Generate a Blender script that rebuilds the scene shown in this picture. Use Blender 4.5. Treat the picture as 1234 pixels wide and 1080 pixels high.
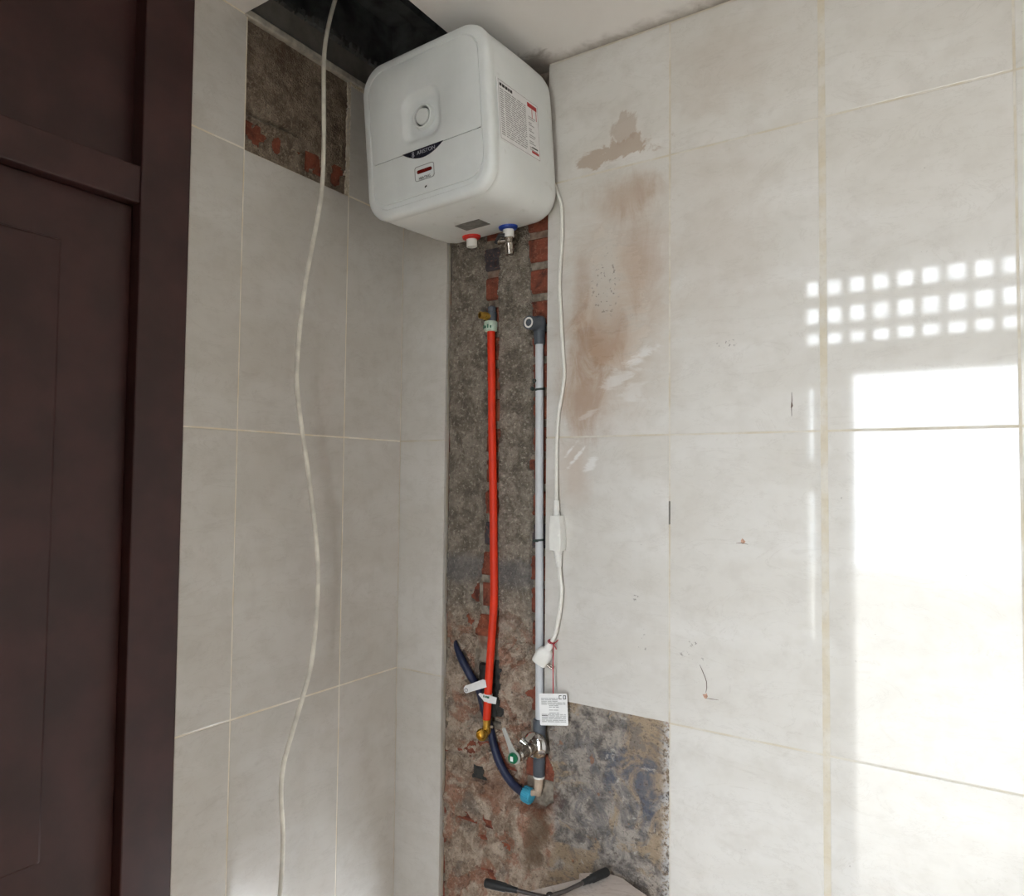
import bpy, bmesh, math, random
import numpy as np
from mathutils import Vector, Matrix, noise

# ------------------------------------------------------------------ scene, camera, light
scene = bpy.context.scene
for o in list(bpy.data.objects):
    bpy.data.objects.remove(o, do_unlink=True)
COL = scene.collection
scene.view_settings.view_transform = 'Standard'
scene.view_settings.look = 'None'
scene.view_settings.gamma = 1.0
scene.view_settings.use_curve_mapping = False
scene.view_settings.exposure = -0.10

# room frame: corner of the two tiled walls at x = 0, y = 0; right wall is y = 0, left wall is x = 0
CAM_POS = Vector((1.2953, -1.4599, 1.6))
FW = Vector((-0.55306506, 0.83218945, 0.03974632))
RT = Vector((0.8330292, 0.55313435, 0.01023416))
UP = Vector((0.01346829, -0.03877, 0.99915739))
cd = bpy.data.cameras.new('camera')
cam = bpy.data.objects.new('camera', cd)
COL.objects.link(cam)
cam.matrix_world = Matrix(((RT.x, UP.x, -FW.x, CAM_POS.x), (RT.y, UP.y, -FW.y, CAM_POS.y),
                           (RT.z, UP.z, -FW.z, CAM_POS.z), (0, 0, 0, 1)))
cd.sensor_fit = 'HORIZONTAL'
cd.sensor_width = 36.0
cd.lens = 868.72 * 36.0 / 1234.0
cd.shift_x = 13.0 / 1234.0
cd.clip_start = 0.02
scene.camera = cam

ROOM_X, ROOM_Y, ROOM_Z = 2.05, -1.72, 2.585
DOOR = (0.86, 1.46, 2.10)          # open doorway behind the camera: x0, x1, height

world = bpy.data.worlds.new('overcast_sky')
scene.world = world
world.use_nodes = True
bg = world.node_tree.nodes['Background']
bg.inputs[0].default_value = (0.85, 0.925, 1.0, 1)
bg.inputs[1].default_value = 17.5

def portal(name, loc, sx, sz):
    l = bpy.data.lights.new(name, 'AREA')
    l.shape = 'RECTANGLE'; l.size = sx; l.size_y = sz
    l.cycles.is_portal = True
    o = bpy.data.objects.new(name, l); COL.objects.link(o)
    o.location = loc; o.rotation_euler = (math.radians(90), 0, 0)
    return o
portal('doorway_portal', ((0.684 + DOOR[1]) / 2, ROOM_Y - 0.125, 1.225), DOOR[1] - 0.684, 2.45)

# ------------------------------------------------------------------ helpers
def lin(c):
    c /= 255.0
    return c / 12.92 if c <= 0.04045 else ((c + 0.055) / 1.055) ** 2.4
def C(r, g, b):
    return (lin(r), lin(g), lin(b), 1.0)

class Nodes:
    def __init__(self, name):
        self.m = bpy.data.materials.new(name); self.m.use_nodes = True
        self.t = self.m.node_tree; self.b = self.t.nodes['Principled BSDF']
    def new(self, kind): return self.t.nodes.new(kind)
    def put(self, sock, v):
        if isinstance(v, bpy.types.NodeSocket): self.t.links.new(v, sock)
        elif v is not None: sock.default_value = v
    def math(self, op, a, b=0.0, clamp=False):
        n = self.new('ShaderNodeMath'); n.operation = op; n.use_clamp = clamp
        self.put(n.inputs[0], a); self.put(n.inputs[1], b); return n.outputs[0]
    def mix(self, f, a, b):
        n = self.new('ShaderNodeMix'); n.data_type = 'RGBA'
        self.put(n.inputs[0], f); self.put(n.inputs[6], a); self.put(n.inputs[7], b); return n.outputs[2]
    def pos(self):
        return self.new('ShaderNodeNewGeometry').outputs['Position']
    def obj(self):
        return self.new('ShaderNodeTexCoord').outputs['Object']
    def rand(self):
        return self.new('ShaderNodeObjectInfo').outputs['Random']
    def mapping(self, v, scale=(1, 1, 1), rot=(0, 0, 0), loc=(0, 0, 0)):
        n = self.new('ShaderNodeMapping'); self.put(n.inputs[0], v)
        n.inputs[1].default_value = loc; n.inputs[2].default_value = rot; n.inputs[3].default_value = scale
        return n.outputs[0]
    def noise(self, v, scale, detail=4, rough=0.55, dist=0.0):
        n = self.new('ShaderNodeTexNoise'); self.put(n.inputs['Vector'], v)
        n.inputs['Scale'].default_value = scale; n.inputs['Detail'].default_value = detail
        n.inputs['Roughness'].default_value = rough; n.inputs['Distortion'].default_value = dist
        return n.outputs[0]
    def voronoi(self, v, scale):
        n = self.new('ShaderNodeTexVoronoi'); self.put(n.inputs['Vector'], v); n.inputs['Scale'].default_value = scale
        return n.outputs[0]
    def step(self, v, lo, hi, a=0.0, b=1.0):
        n = self.new('ShaderNodeMapRange'); n.interpolation_type = 'SMOOTHSTEP'
        self.put(n.inputs[0], v); n.inputs[1].default_value = lo; n.inputs[2].default_value = hi
        n.inputs[3].default_value = a; n.inputs[4].default_value = b; return n.outputs[0]
    def sep(self, v):
        n = self.new('ShaderNodeSeparateXYZ'); self.put(n.inputs[0], v); return n.outputs
    def ellipse(self, u, w, cu, cw, ru, rw, soft=0.5, wob=None, amp=0.6):
        a = self.math('MULTIPLY', self.math('SUBTRACT', u, cu), 1 / ru)
        b = self.math('MULTIPLY', self.math('SUBTRACT', w, cw), 1 / rw)
        d = self.math('SQRT', self.math('ADD', self.math('MULTIPLY', a, a), self.math('MULTIPLY', b, b)))
        if wob is not None:
            d = self.math('ADD', d, self.math('MULTIPLY', self.math('SUBTRACT', wob, 0.5), amp * 2))
        return self.step(d, 1.0, 1.0 - soft)
    def set(self, color=None, rough=None, metal=None, spec=None, bump=None, bdist=0.001, bstr=1.0, coat=None, trans=None, ior=None):
        b = self.b
        if color is not None: self.put(b.inputs['Base Color'], color)
        if rough is not None: self.put(b.inputs['Roughness'], rough)
        if metal is not None: self.put(b.inputs['Metallic'], metal)
        if spec is not None: self.put(b.inputs['Specular IOR Level'], spec)
        if coat is not None: self.put(b.inputs['Coat Weight'], coat)
        if trans is not None: self.put(b.inputs['Transmission Weight'], trans)
        if ior is not None: self.put(b.inputs['IOR'], ior)
        if bump is not None:
            n = self.new('ShaderNodeBump'); n.inputs['Distance'].default_value = bdist
            n.inputs['Strength'].default_value = bstr
            self.put(n.inputs['Height'], bump); self.put(b.inputs['Normal'], n.outputs[0])
        return self.m

def plain(name, col, rough=0.5, metal=0.0, vary=0.06, scale=60, bump=0.0):
    """one-colour procedural material with a little mottling and wear"""
    N = Nodes(name); v = N.obj(); n = N.noise(v, scale, 4)
    dark = tuple(c * (1 - 2.2 * vary) for c in col[:3]) + (1,)
    lite = tuple(min(1, c * (1 + 1.0 * vary)) for c in col[:3]) + (1,)
    return N.set(N.mix(N.step(n, 0.3, 0.7), dark, lite), N.step(n, 0.2, 0.8, max(0, rough - .05), min(1, rough + .05)), metal,
                 bump=n if bump else None, bdist=bump or 0.001)

def mesh_from(name, verts, faces, smooth=False):
    me = bpy.data.meshes.new(name); me.from_pydata([tuple(v) for v in verts], [], faces); me.update()
    bm = bmesh.new(); bm.from_mesh(me); bmesh.ops.recalc_face_normals(bm, faces=bm.faces); bm.to_mesh(me); bm.free()
    if smooth:
        me.polygons.foreach_set('use_smooth', [True] * len(me.polygons))
    return me

def obj(name, me, mat, parent=None):
    o = bpy.data.objects.new(name, me)
    if mat is not None and not me.materials: me.materials.append(mat)
    COL.objects.link(o)
    if parent is not None: o.parent = parent
    return o

def empty(name, loc=(0, 0, 0)):
    o = bpy.data.objects.new(name, None); COL.objects.link(o); o.location = loc; o.empty_display_size = 0.05
    return o

def tag(o, label, cat, group=None, kind=None):
    o['label'] = label; o['category'] = cat
    if group: o['group'] = group
    if kind: o['kind'] = kind
    return o

class MB:
    """collects shapes into one mesh"""
    def __init__(self): self.v = []; self.f = []
    def add(self, vs, fs):
        k = len(self.v); self.v += [tuple(p) for p in vs]; self.f += [tuple(i + k for i in f) for f in fs]; return self
    def box(self, x0, x1, y0, y1, z0, z1):
        vs = [(x, y, z) for x in (x0, x1) for y in (y0, y1) for z in (z0, z1)]
        return self.add(vs, [(0, 1, 3, 2), (4, 6, 7, 5), (0, 4, 5, 1), (2, 3, 7, 6), (0, 2, 6, 4), (1, 5, 7, 3)])
    def tube(self, pts, r, n=14, cap=True):
        pts = [Vector(p) for p in pts]
        rs = r if isinstance(r, (list, tuple)) else [r] * len(pts)
        t0 = (pts[1] - pts[0]).normalized()
        a = t0.orthogonal().normalized()
        rings = []; prev = t0
        for i, p in enumerate(pts):
            t = (pts[min(i + 1, len(pts) - 1)] - pts[max(i - 1, 0)]).normalized()
            q = prev.rotation_difference(t); a = (q @ a).normalized(); prev = t
            b = t.cross(a)
            rings.append([p + (a * math.cos(2 * math.pi * j / n) + b * math.sin(2 * math.pi * j / n)) * rs[i] for j in range(n)])
        return self.loft(rings, cap)
    def loft(self, rings, cap=True):
        n = len(rings[0]); vs = [p for r in rings for p in r]; fs = []
        for i in range(len(rings) - 1):
            for j in range(n):
                fs.append((i * n + j, i * n + (j + 1) % n, (i + 1) * n + (j + 1) % n, (i + 1) * n + j))
        if cap:
            fs.append(tuple(reversed(range(n)))); k = (len(rings) - 1) * n; fs.append(tuple(range(k, k + n)))
        return self.add(vs, fs)
    def lathe(self, o, axis, prof, n=24, cap=True):
        o = Vector(o); axis = Vector(axis).normalized(); a = axis.orthogonal().normalized(); b = axis.cross(a)
        rings = [[o + axis * h + (a * math.cos(2 * math.pi * j / n) + b * math.sin(2 * math.pi * j / n)) * max(r, 1e-5) for j in range(n)] for r, h in prof]
        return self.loft(rings, cap)
    def prism(self, poly, origin, ux, uy, thick):
        origin, ux, uy = Vector(origin), Vector(ux), Vector(uy); nz = ux.cross(uy).normalized()
        n = len(poly)
        lo = [origin + ux * p[0] + uy * p[1] for p in poly]; hi = [p + nz * thick for p in lo]
        return self.add(lo + hi, [tuple(reversed(range(n))), tuple(range(n, 2 * n))] + [(i, (i + 1) % n, n + (i + 1) % n, n + i) for i in range(n)])
    def build(self, name, mat, parent=None, smooth=False, bevel=0.0, sharp=40):
        me = mesh_from(name, self.v, self.f, smooth)
        o = obj(name, me, mat, parent)
        if bevel:
            m = o.modifiers.new('bevel', 'BEVEL'); m.width = bevel; m.segments = 2; m.limit_method = 'ANGLE'; m.angle_limit = math.radians(35)
        if smooth:
            me.set_sharp_from_angle(angle=math.radians(sharp))
        return o

def spline(pts, k=8):
    pts = [Vector(p) for p in pts]; out = []
    P = [pts[0] * 2 - pts[1]] + pts + [pts[-1] * 2 - pts[-2]]
    for i in range(1, len(P) - 2):
        a, b, c, d = P[i - 1], P[i], P[i + 1], P[i + 2]
        for s in range(k):
            t = s / k
            out.append(0.5 * ((2 * b) + (c - a) * t + (2 * a - 5 * b + 4 * c - d) * t * t + (3 * b - a - 3 * c + d) * t ** 3))
    out.append(pts[-1]); return out

def text_mesh(name, body, size):
    cu = bpy.data.curves.new(name, 'FONT'); cu.body = body; cu.size = size; cu.align_x = 'CENTER'; cu.align_y = 'CENTER'; cu.extrude = 0.0002
    t = bpy.data.objects.new('tmp_text', cu); COL.objects.link(t)
    dg = bpy.context.evaluated_depsgraph_get(); dg.update()
    me = bpy.data.meshes.new_from_object(t.evaluated_get(dg)); me.name = name
    bpy.data.objects.remove(t, do_unlink=True); me.materials.clear()
    return me

def fbm(x, y, z=0.0, o=4):
    return noise.fractal(Vector((x, y, z)), 1.0, 2.0, o)

def interp(tab, z):
    """tab: list of (z, value), z descending"""
    if z >= tab[0][0]: return tab[0][1]
    for (z0, v0), (z1, v1) in zip(tab, tab[1:]):
        if z >= z1:
            t = (z0 - z) / (z0 - z1); return v0 + (v1 - v0) * t
    return tab[-1][1]

# ------------------------------------------------------------------ materials
def tile_material(name, right):
    N = Nodes(name); p = N.pos(); s = N.sep(p)
    u = s[0] if right else s[1]; w = s[2]
    # every tile has its own print: shift the pattern by the object's random number
    r = N.rand()
    comb = N.new('ShaderNodeCombineXYZ'); N.put(comb.inputs[0], u); N.put(comb.inputs[1], w); N.put(comb.inputs[2], N.math('MULTIPLY', r, 9.0))
    v = comb.outputs[0]
    diag = N.mapping(v, scale=(1.0, 2.6, 1.0), rot=(0, 0, math.radians(-38)))
    n1 = N.noise(diag, 3.2, 5, 0.55, 0.6); n2 = N.noise(v, 22, 5, 0.6); n3 = N.noise(diag, 9.0, 6, 0.7, 1.4)
    col = N.mix(N.step(n1, 0.30, 0.72), C(207, 203, 196), C(215, 212, 207))
    col = N.mix(N.math('MULTIPLY', N.step(n3, 0.56, 0.72), 0.26), col, C(184, 178, 170))
    vein = N.math('ABSOLUTE', N.math('SUBTRACT', N.noise(diag, 4.6, 7, 0.66, 1.8), 0.5))
    col = N.mix(N.math('MULTIPLY', N.step(vein, 0.012, 0.0), 0.20), col, C(172, 165, 156))
    col = N.mix(N.math('MULTIPLY', N.step(n2, 0.42, 0.72), 0.26), col, C(186, 180, 171))
    rough = N.step(n2, 0.3, 0.8, 0.035, 0.07) if right else N.step(n2, 0.3, 0.8, 0.16, 0.24)
    # fine specks of dirt
    sp = N.step(N.noise(v, 130, 2, 0.5), 0.775, 0.80)
    col = N.mix(N.math('MULTIPLY', sp, 0.35), col, C(120, 112, 104))
    if right:
        streak = N.noise(N.mapping(v, scale=(2.0, 0.8, 1.0), rot=(0, 0, math.radians(14))), 9.0, 8, 0.66, 0.8)
        blot = N.noise(v, 9.0, 8, 0.66, 0.5)
        scr = N.noise(N.mapping(v, scale=(1.0, 3.0, 1.0), rot=(0, 0, math.radians(-25))), 14.0, 7, 0.7, 0.6)
        # dried brown mortar wiped over the tile beside the heater
        wash = N.ellipse(u, w, 0.625, 1.985, 0.185, 0.38, 0.9, blot, 0.35)
        wash = N.math('MULTIPLY', wash, N.step(scr, 0.30, 0.62, 0.45, 1.0))
        col = N.mix(N.math('MULTIPLY', wash, 0.72), col, C(186, 166, 146))
        for (cu, cw, ru, rw, k) in ((0.580, 1.905, 0.11, 0.13, 0.72), (0.555, 1.775, 0.10, 0.13, 0.65), (0.69, 2.08, 0.07, 0.18, 0.42), (0.65, 2.225, 0.13, 0.06, 0.42), (0.54, 2.02, 0.035, 0.13, 0.42)):
            m = N.ellipse(u, w, cu, cw, ru, rw, 0.9, streak, 0.9)
            col = N.mix(N.math('MULTIPLY', m, k), col, C(162, 128, 100))
        m = N.ellipse(u, w, 0.635, 2.335, 0.105, 0.030, 0.22, blot, 1.7); col = N.mix(N.math('MULTIPLY', m, 0.75), col, C(172, 152, 134))
        m = N.ellipse(u, w, 0.64, 2.375, 0.035, 0.035, 0.3, streak, 1.6); col = N.mix(N.math('MULTIPLY', m, 0.6), col, C(172, 154, 138))
        m = N.ellipse(u, w, 0.53, 1.62, 0.06, 0.13, 0.9, blot, 0.6); col = N.mix(N.math('MULTIPLY', m, 0.42), col, C(186, 162, 142))
        m = N.ellipse(u, w, 0.60, 2.03, 0.045, 0.16, 0.8, streak, 0.9); col = N.mix(N.math('MULTIPLY', m, 0.6), col, C(196, 191, 183))
        m = N.ellipse(u, w, 0.84, 2.12, 0.18, 0.34, 0.95, blot, 0.6); col = N.mix(N.math('MULTIPLY', m, 0.24), col, C(180, 162, 144))
        m = N.ellipse(u, w, 0.88, 2.46, 0.20, 0.16, 0.95, blot, 0.6); col = N.mix(N.math('MULTIPLY', m, 0.28), col, C(172, 154, 136))
        # white filler wiped on
        rot = N.sep(N.mapping(v, rot=(0, 0, math.radians(-24))))
        ca, sa = math.cos(math.radians(-24)), math.sin(math.radians(-24))
        for (cx, cz, ru, rw, k) in ((0.672, 1.858, 0.060, 0.016, 0.7), (0.63, 1.815, 0.07, 0.017, 0.5), (0.67, 1.79, 0.035, 0.03, 0.35), (0.555, 1.74, 0.03, 0.008, 0.35)):
            m = N.ellipse(rot[0], rot[1], cx * ca - cz * sa, cx * sa + cz * ca, ru, rw, 0.7, scr, 1.6)
            col = N.mix(N.math('MULTIPLY', m, k), col, C(226, 224, 221))
        rt2 = N.sep(N.mapping(v, rot=(0, 0, math.radians(-48)))); ca, sa = math.cos(math.radians(-48)), math.sin(math.radians(-48))
        for (cx, cz, ru, rw, k) in ((0.515, 1.662, 0.032, 0.006, 0.8), (0.53, 1.645, 0.036, 0.006, 0.8), (0.568, 1.632, 0.022, 0.012, 0.7)):
            m = N.ellipse(rt2[0], rt2[1], cx * ca - cz * sa, cx * sa + cz * ca, ru, rw, 0.7, scr, 1.7)
            col = N.mix(N.math('MULTIPLY', m, k), col, C(232, 231, 229))
        # clusters of small dark chips
        spk = N.step(N.noise(v, 120, 3, 0.5), 0.62, 0.66)
        for (cu, cw, ru, rw) in ((0.60, 2.03, 0.045, 0.10), (0.797, 1.236, 0.035, 0.012), (0.825, 1.222, 0.022, 0.012), (0.806, 1.262, 0.028, 0.008), (0.678, 1.345, 0.012, 0.014), (0.69, 1.24, 0.012, 0.05), (0.865, 1.875, 0.03, 0.02)):
            m = N.math('MULTIPLY', N.ellipse(u, w, cu, cw, ru, rw, 0.5), spk)
            col = N.mix(N.math('MULTIPLY', m, 0.6), col, C(96, 88, 84))
        rough = N.math('ADD', rough, N.math('MULTIPLY', wash, 0.35))
    wave = N.noise(v, 2.2, 2, 0.4)
    return N.set(col, rough, 0.0, 0.5, bump=wave, bdist=0.0008, bstr=0.3)

M = {}
M['tile_r'] = tile_material('marbled_tile_right', True)
M['tile_l'] = tile_material('marbled_tile_left', False)

def grout_material():
    N = Nodes('cement_grout'); p = N.pos(); n = N.noise(p, 14, 5); n2 = N.noise(p, 90, 4)
    col = N.mix(N.step(n, 0.38, 0.62), C(208, 203, 193), C(200, 190, 170))
    col = N.mix(N.math('MULTIPLY', N.step(n2, 0.5, 0.7), 0.3), col, C(180, 170, 155))
    return N.set(col, 0.85, bump=n2, bdist=0.0008)
M['grout'] = grout_material()
def white_grout():
    N = Nodes('white_cement_grout'); p = N.pos(); n = N.noise(p, 10, 5); n2 = N.noise(p, 90, 4)
    col = N.mix(N.step(n, 0.38, 0.62), C(240, 235, 224), C(226, 214, 190))
    return N.set(col, 0.8, bump=n2, bdist=0.0006)
M['grout_l'] = white_grout()

def cement_material(name, zone):
    N = Nodes(name); p = N.pos(); s = N.sep(p)
    big = N.noise(p, 6, 5, 0.6, 0.5); mid = N.noise(p, 26, 6, 0.65, 0.4); fine = N.noise(p, 120, 5, 0.7); grit = N.voronoi(p, 230)
    if zone == 'left':
        col = N.mix(N.step(mid, 0.35, 0.65), C(112, 97, 84), C(152, 138, 122))
        col = N.mix(N.math('MULTIPLY', N.step(fine, 0.52, 0.62), 0.6), col, C(180, 165, 145))
        col = N.mix(N.math('MULTIPLY', N.step(big, 0.5, 0.7), 0.5), col, C(92, 74, 62))
    else:
        col = N.mix(N.step(mid, 0.35, 0.65), C(106, 98, 88), C(150, 141, 129))
        col = N.mix(N.math('MULTIPLY', N.step(fine, 0.54, 0.64), 0.55), col, C(196, 187, 172))
        col = N.mix(N.math('MULTIPLY', N.step(fine, 0.45, 0.36), 0.6), col, C(96, 86, 76))
        x, z = s[0], s[2]
        # the lower part was chased back to a pinkish undercoat and brick dust
        low = N.step(N.math('ADD', z, N.math('MULTIPLY', N.math('SUBTRACT', big, 0.5), 0.35)), 1.30, 1.16)
        lowcol = N.mix(N.step(mid, 0.38, 0.62), C(142, 124, 108), C(186, 169, 152))
        lowcol = N.mix(N.math('MULTIPLY', N.step(N.noise(p, 15, 5, 0.6, 0.8), 0.50, 0.60), 0.62), lowcol, C(150, 98, 76))
        lowcol = N.mix(N.math('MULTIPLY', N.step(N.noise(p, 11, 5, 0.6), 0.56, 0.66), 0.6), lowcol, C(112, 104, 98))
        lowcol = N.mix(N.math('MULTIPLY', N.step(fine, 0.45, 0.36), 0.6), lowcol, C(88, 74, 64))
        lowcol = N.mix(N.math('MULTIPLY', N.step(fine, 0.55, 0.64), 0.45), lowcol, C(206, 192, 176))
        col = N.mix(low, col, lowcol)
        col = N.mix(N.math('MULTIPLY', N.ellipse(x, z, 0.27, 1.37, 0.30, 0.05, 0.6, big, 0.8), 0.45), col, C(112, 114, 118))
        # grey, tan and slate-blue paint left where the lower tile came off
        pt = N.step(N.math('ADD', x, N.math('MULTIPLY', N.math('SUBTRACT', big, 0.5), 0.12)), 0.455, 0.475)
        pt = N.math('MULTIPLY', pt, N.step(z, 1.11, 1.10))
        pc = N.mix(N.step(mid, 0.36, 0.62), C(96, 91, 88), C(168, 159, 149))
        tan = N.noise(p, 8, 6, 0.65, 1.2)
        pc = N.mix(N.math('MULTIPLY', N.step(N.math('ADD', tan, N.math('MULTIPLY', N.ellipse(x, z, 0.70, 0.98, 0.10, 0.24, 1.0), 0.13)), 0.52, 0.60), 0.8), pc, C(166, 145, 119))
        blu = N.noise(N.mapping(p, loc=(4, 2, 7)), 9, 6, 0.68, 1.0)
        bl = N.math('MULTIPLY', N.step(blu, 0.44, 0.54), N.ellipse(x, z, 0.665, 0.945, 0.085, 0.13, 0.7, mid, 0.9))
        pc = N.mix(N.math('MULTIPLY', bl, 0.85), pc, C(86, 94, 109))
        pc = N.mix(N.math('MULTIPLY', N.step(blu, 0.47, 0.40), 0.6), pc, C(106, 105, 107))
        pc = N.mix(N.math('MULTIPLY', N.step(N.noise(p, 30, 5, 0.7, 0.6), 0.61, 0.68), 0.45), pc, C(206, 200, 190))
        pc = N.mix(N.math('MULTIPLY', N.step(x, 0.722, 0.75), N.step(fine, 0.42, 0.55)), pc, C(208, 206, 204))
        pc = N.mix(N.math('MULTIPLY', N.step(fine, 0.45, 0.36), 0.7), pc, C(92, 84, 78))
        pc = N.mix(N.math('MULTIPLY', N.step(N.noise(p, 40, 2, 0.4), 0.71, 0.76), 0.6), pc, C(150, 98, 70))
        col = N.mix(pt, col, pc)
        # damp brown run of wet render below the elbow
        da, db = math.cos(0.45), math.sin(0.45)
        rr = N.sep(N.mapping(p, rot=(0, math.radians(-16), 0)))
        a = math.radians(-16); cxr = 0.425 * math.cos(a) + 0.77 * math.sin(a); czr = -0.425 * math.sin(a) + 0.77 * math.cos(a)
        damp = N.ellipse(rr[0], rr[2], cxr, czr, 0.040, 0.115, 0.5, mid, 0.5)
        col = N.mix(N.math('MULTIPLY', damp, 0.72), col, C(104, 84, 66))
        rd = N.ellipse(x, z, 0.425, 0.865, 0.075, 0.070, 0.7, mid, 0.7); col = N.mix(N.math('MULTIPLY', rd, 0.8), col, C(108, 64, 46))
        rd = N.ellipse(x, z, 0.31, 0.845, 0.09, 0.075, 0.8, mid, 0.8); col = N.mix(N.math('MULTIPLY', rd, 0.6), col, C(140, 100, 80))
    hgt = N.math('ADD', N.math('MULTIPLY', mid, 0.6), N.math('MULTIPLY', grit, 0.5))
    return N.set(col, 0.92, 0, 0.2, bump=hgt, bdist=0.007, bstr=1.0)
M['cement'] = cement_material('rough_render', 'right')
M['cement_l'] = cement_material('rough_render_left', 'left')

def mortar_material():
    N = Nodes('old_mortar'); p = N.pos(); n = N.noise(p, 50, 5); f = N.noise(p, 7, 3)
    col = N.mix(N.step(n, 0.35, 0.65), C(112, 102, 90), C(160, 150, 136))
    col = N.mix(N.math('MULTIPLY', N.step(f, 0.5, 0.7), 0.5), col, C(138, 92, 70))
    return N.set(col, 0.95, bump=n, bdist=0.004)
M['mortar'] = mortar_material()

M['cavity_shade'] = plain('cavity_shade_black', C(52, 52, 50), 0.7, vary=0.3, scale=70)  # near-black colour in place of shade deep in the wall holes

def brick_material(name, a, b):
    N = Nodes(name); v = N.pos(); n = N.noise(v, 32, 6, 0.65, 0.5); f = N.noise(v, 150, 4)
    col = N.mix(N.step(n, 0.35, 0.65), a, b)
    col = N.mix(N.math('MULTIPLY', N.step(f, 0.56, 0.66), 0.45), col, C(168, 118, 92))
    col = N.mix(N.math('MULTIPLY', N.step(n, 0.44, 0.34), 0.6), col, C(66, 40, 34))
    return N.set(col, 0.9, bump=N.math('ADD', n, N.math('MULTIPLY', f, 0.4)), bdist=0.004)
M['brick_a'] = brick_material('red_brick', C(106, 56, 42), C(142, 78, 58))
M['brick_b'] = brick_material('orange_brick', C(118, 64, 46), C(154, 88, 64))
M['brick_c'] = brick_material('overburnt_brick', C(52, 50, 56), C(84, 76, 78))

def ceiling_material():
    N = Nodes('ceiling_paint'); p = N.pos(); s = N.sep(p); n = N.noise(p, 3, 4); f = N.noise(p, 30, 4, 0.6, 0.6)
    col = N.mix(N.step(n, 0.3, 0.7), C(232, 228, 224), C(240, 237, 234))
    # grimy patches where the board meets the wall
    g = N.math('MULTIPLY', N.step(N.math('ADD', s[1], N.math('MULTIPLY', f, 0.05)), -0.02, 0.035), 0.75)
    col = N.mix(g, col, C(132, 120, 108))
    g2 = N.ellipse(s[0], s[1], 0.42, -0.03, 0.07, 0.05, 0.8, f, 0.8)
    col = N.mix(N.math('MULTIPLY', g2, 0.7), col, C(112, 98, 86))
    return N.set(col, 0.75)
M['ceiling'] = ceiling_material()
M['void'] = plain('old_void_timber', C(104, 106, 106), 0.9, vary=0.25, scale=14)
M['void_band'] = plain('grey_concrete_band', C(120, 116, 110), 0.9, vary=0.12, scale=20)
M['batten'] = plain('pale_ceiling_batten', C(196, 190, 178), 0.7, vary=0.14, scale=40)
M['door'] = plain('maroon_gloss_paint', C(66, 38, 37), 0.42, vary=0.14, scale=9)
M['plasterwall'] = plain('cream_wall_paint', C(168, 160, 148), 0.8, vary=0.03, scale=8)
M['endwall'] = plain('white_wall_paint', C(222, 218, 212), 0.8, vary=0.03, scale=8)
M['sky_blocker'] = plain('sky_blocker_render', C(120, 112, 102), 0.9, vary=0.1, scale=5)  # for the added light-blocking wall outside the doorway
M['ground'] = plain('outdoor_concrete', C(204, 196, 184), 0.9, vary=0.1, scale=3)
M['enamel'] = None

def enamel():
    N = Nodes('white_enamel'); v = N.obj(); n = N.noise(v, 7, 5, 0.6, 0.4); f = N.noise(v, 40, 5, 0.6)
    col = N.mix(N.step(n, 0.35, 0.7), C(228, 232, 231), C(234, 237, 236))
    col = N.mix(N.math('MULTIPLY', N.math('MULTIPLY', N.step(f, 0.56, 0.70), N.step(n, 0.46, 0.60)), 0.28), col, C(178, 176, 170))
    return N.set(col, N.step(f, 0.3, 0.7, 0.30, 0.42), bump=n, bdist=0.0004)
M['enamel'] = enamel()
M['panel'] = plain('white_abs', C(229, 233, 232), 0.38, vary=0.015, scale=18)
M['gap'] = plain('dark_seam', C(92, 94, 92), 0.8)
M['navy'] = plain('navy_badge', C(22, 22, 40), 0.3)
M['silver_ink'] = plain('silver_ink', C(186, 188, 196), 0.4)
M['black_ink'] = plain('black_ink', C(34, 33, 33), 0.7)
M['grey_ink'] = plain('grey_ink', C(158, 158, 157), 0.8)
M['red_ink'] = plain('red_ink', C(178, 38, 36), 0.5)
M['red_lens'] = plain('dark_red_lens', C(112, 24, 20), 0.25)
M['paper'] = plain('white_paper', C(238, 238, 238), 0.75, vary=0.02)
M['foil'] = plain('grey_rating_foil', C(140, 140, 136), 0.45, metal=0.35, vary=0.15, scale=90)
M['red_pl'] = plain('red_collar_plastic', C(214, 40, 30), 0.4)
M['blue_pl'] = plain('blue_collar_plastic', C(28, 66, 160), 0.4)
M['black_pl'] = plain('black_plastic', C(28, 28, 30), 0.45)
M['white_pl'] = plain('white_plastic', C(233, 232, 227), 0.42, vary=0.02)
M['cord'] = plain('white_cable_sheath', C(232, 230, 222), 0.45, vary=0.03)
M['old_cord'] = plain('old_white_cable', C(236, 232, 220), 0.5, vary=0.10, scale=22)
M['orange'] = plain('orange_red_pipe', C(228, 52, 12), 0.55, vary=0.05, scale=30)
M['white_pipe'] = plain('white_water_pipe', C(206, 209, 213), 0.4, vary=0.03, scale=20)
M['grey_pipe'] = plain('slate_grey_fitting', C(80, 86, 94), 0.5, vary=0.08, scale=40)
M['mint'] = plain('mint_tape', C(190, 210, 194), 0.55, vary=0.12, scale=80)
M['green_ink'] = plain('green_ink', C(50, 110, 84), 0.6)
M['brass'] = plain('brass', C(226, 186, 92), 0.3, metal=1.0, vary=0.08)
M['chrome'] = plain('chrome', C(214, 214, 214), 0.08, metal=1.0, vary=0.02)
M['nickel'] = plain('nickel_valve', C(176, 168, 158), 0.25, metal=1.0, vary=0.06)
M['satin'] = plain('satin_lever', C(196, 196, 192), 0.45, metal=0.3, vary=0.04)
M['green_cap'] = plain('green_valve_cap', C(20, 112, 76), 0.3)
M['navy_hose'] = plain('navy_hose', C(30, 39, 70), 0.45, vary=0.14, scale=40)
M['cyan'] = plain('cyan_nut', C(62, 158, 188), 0.45, vary=0.08)
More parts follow.
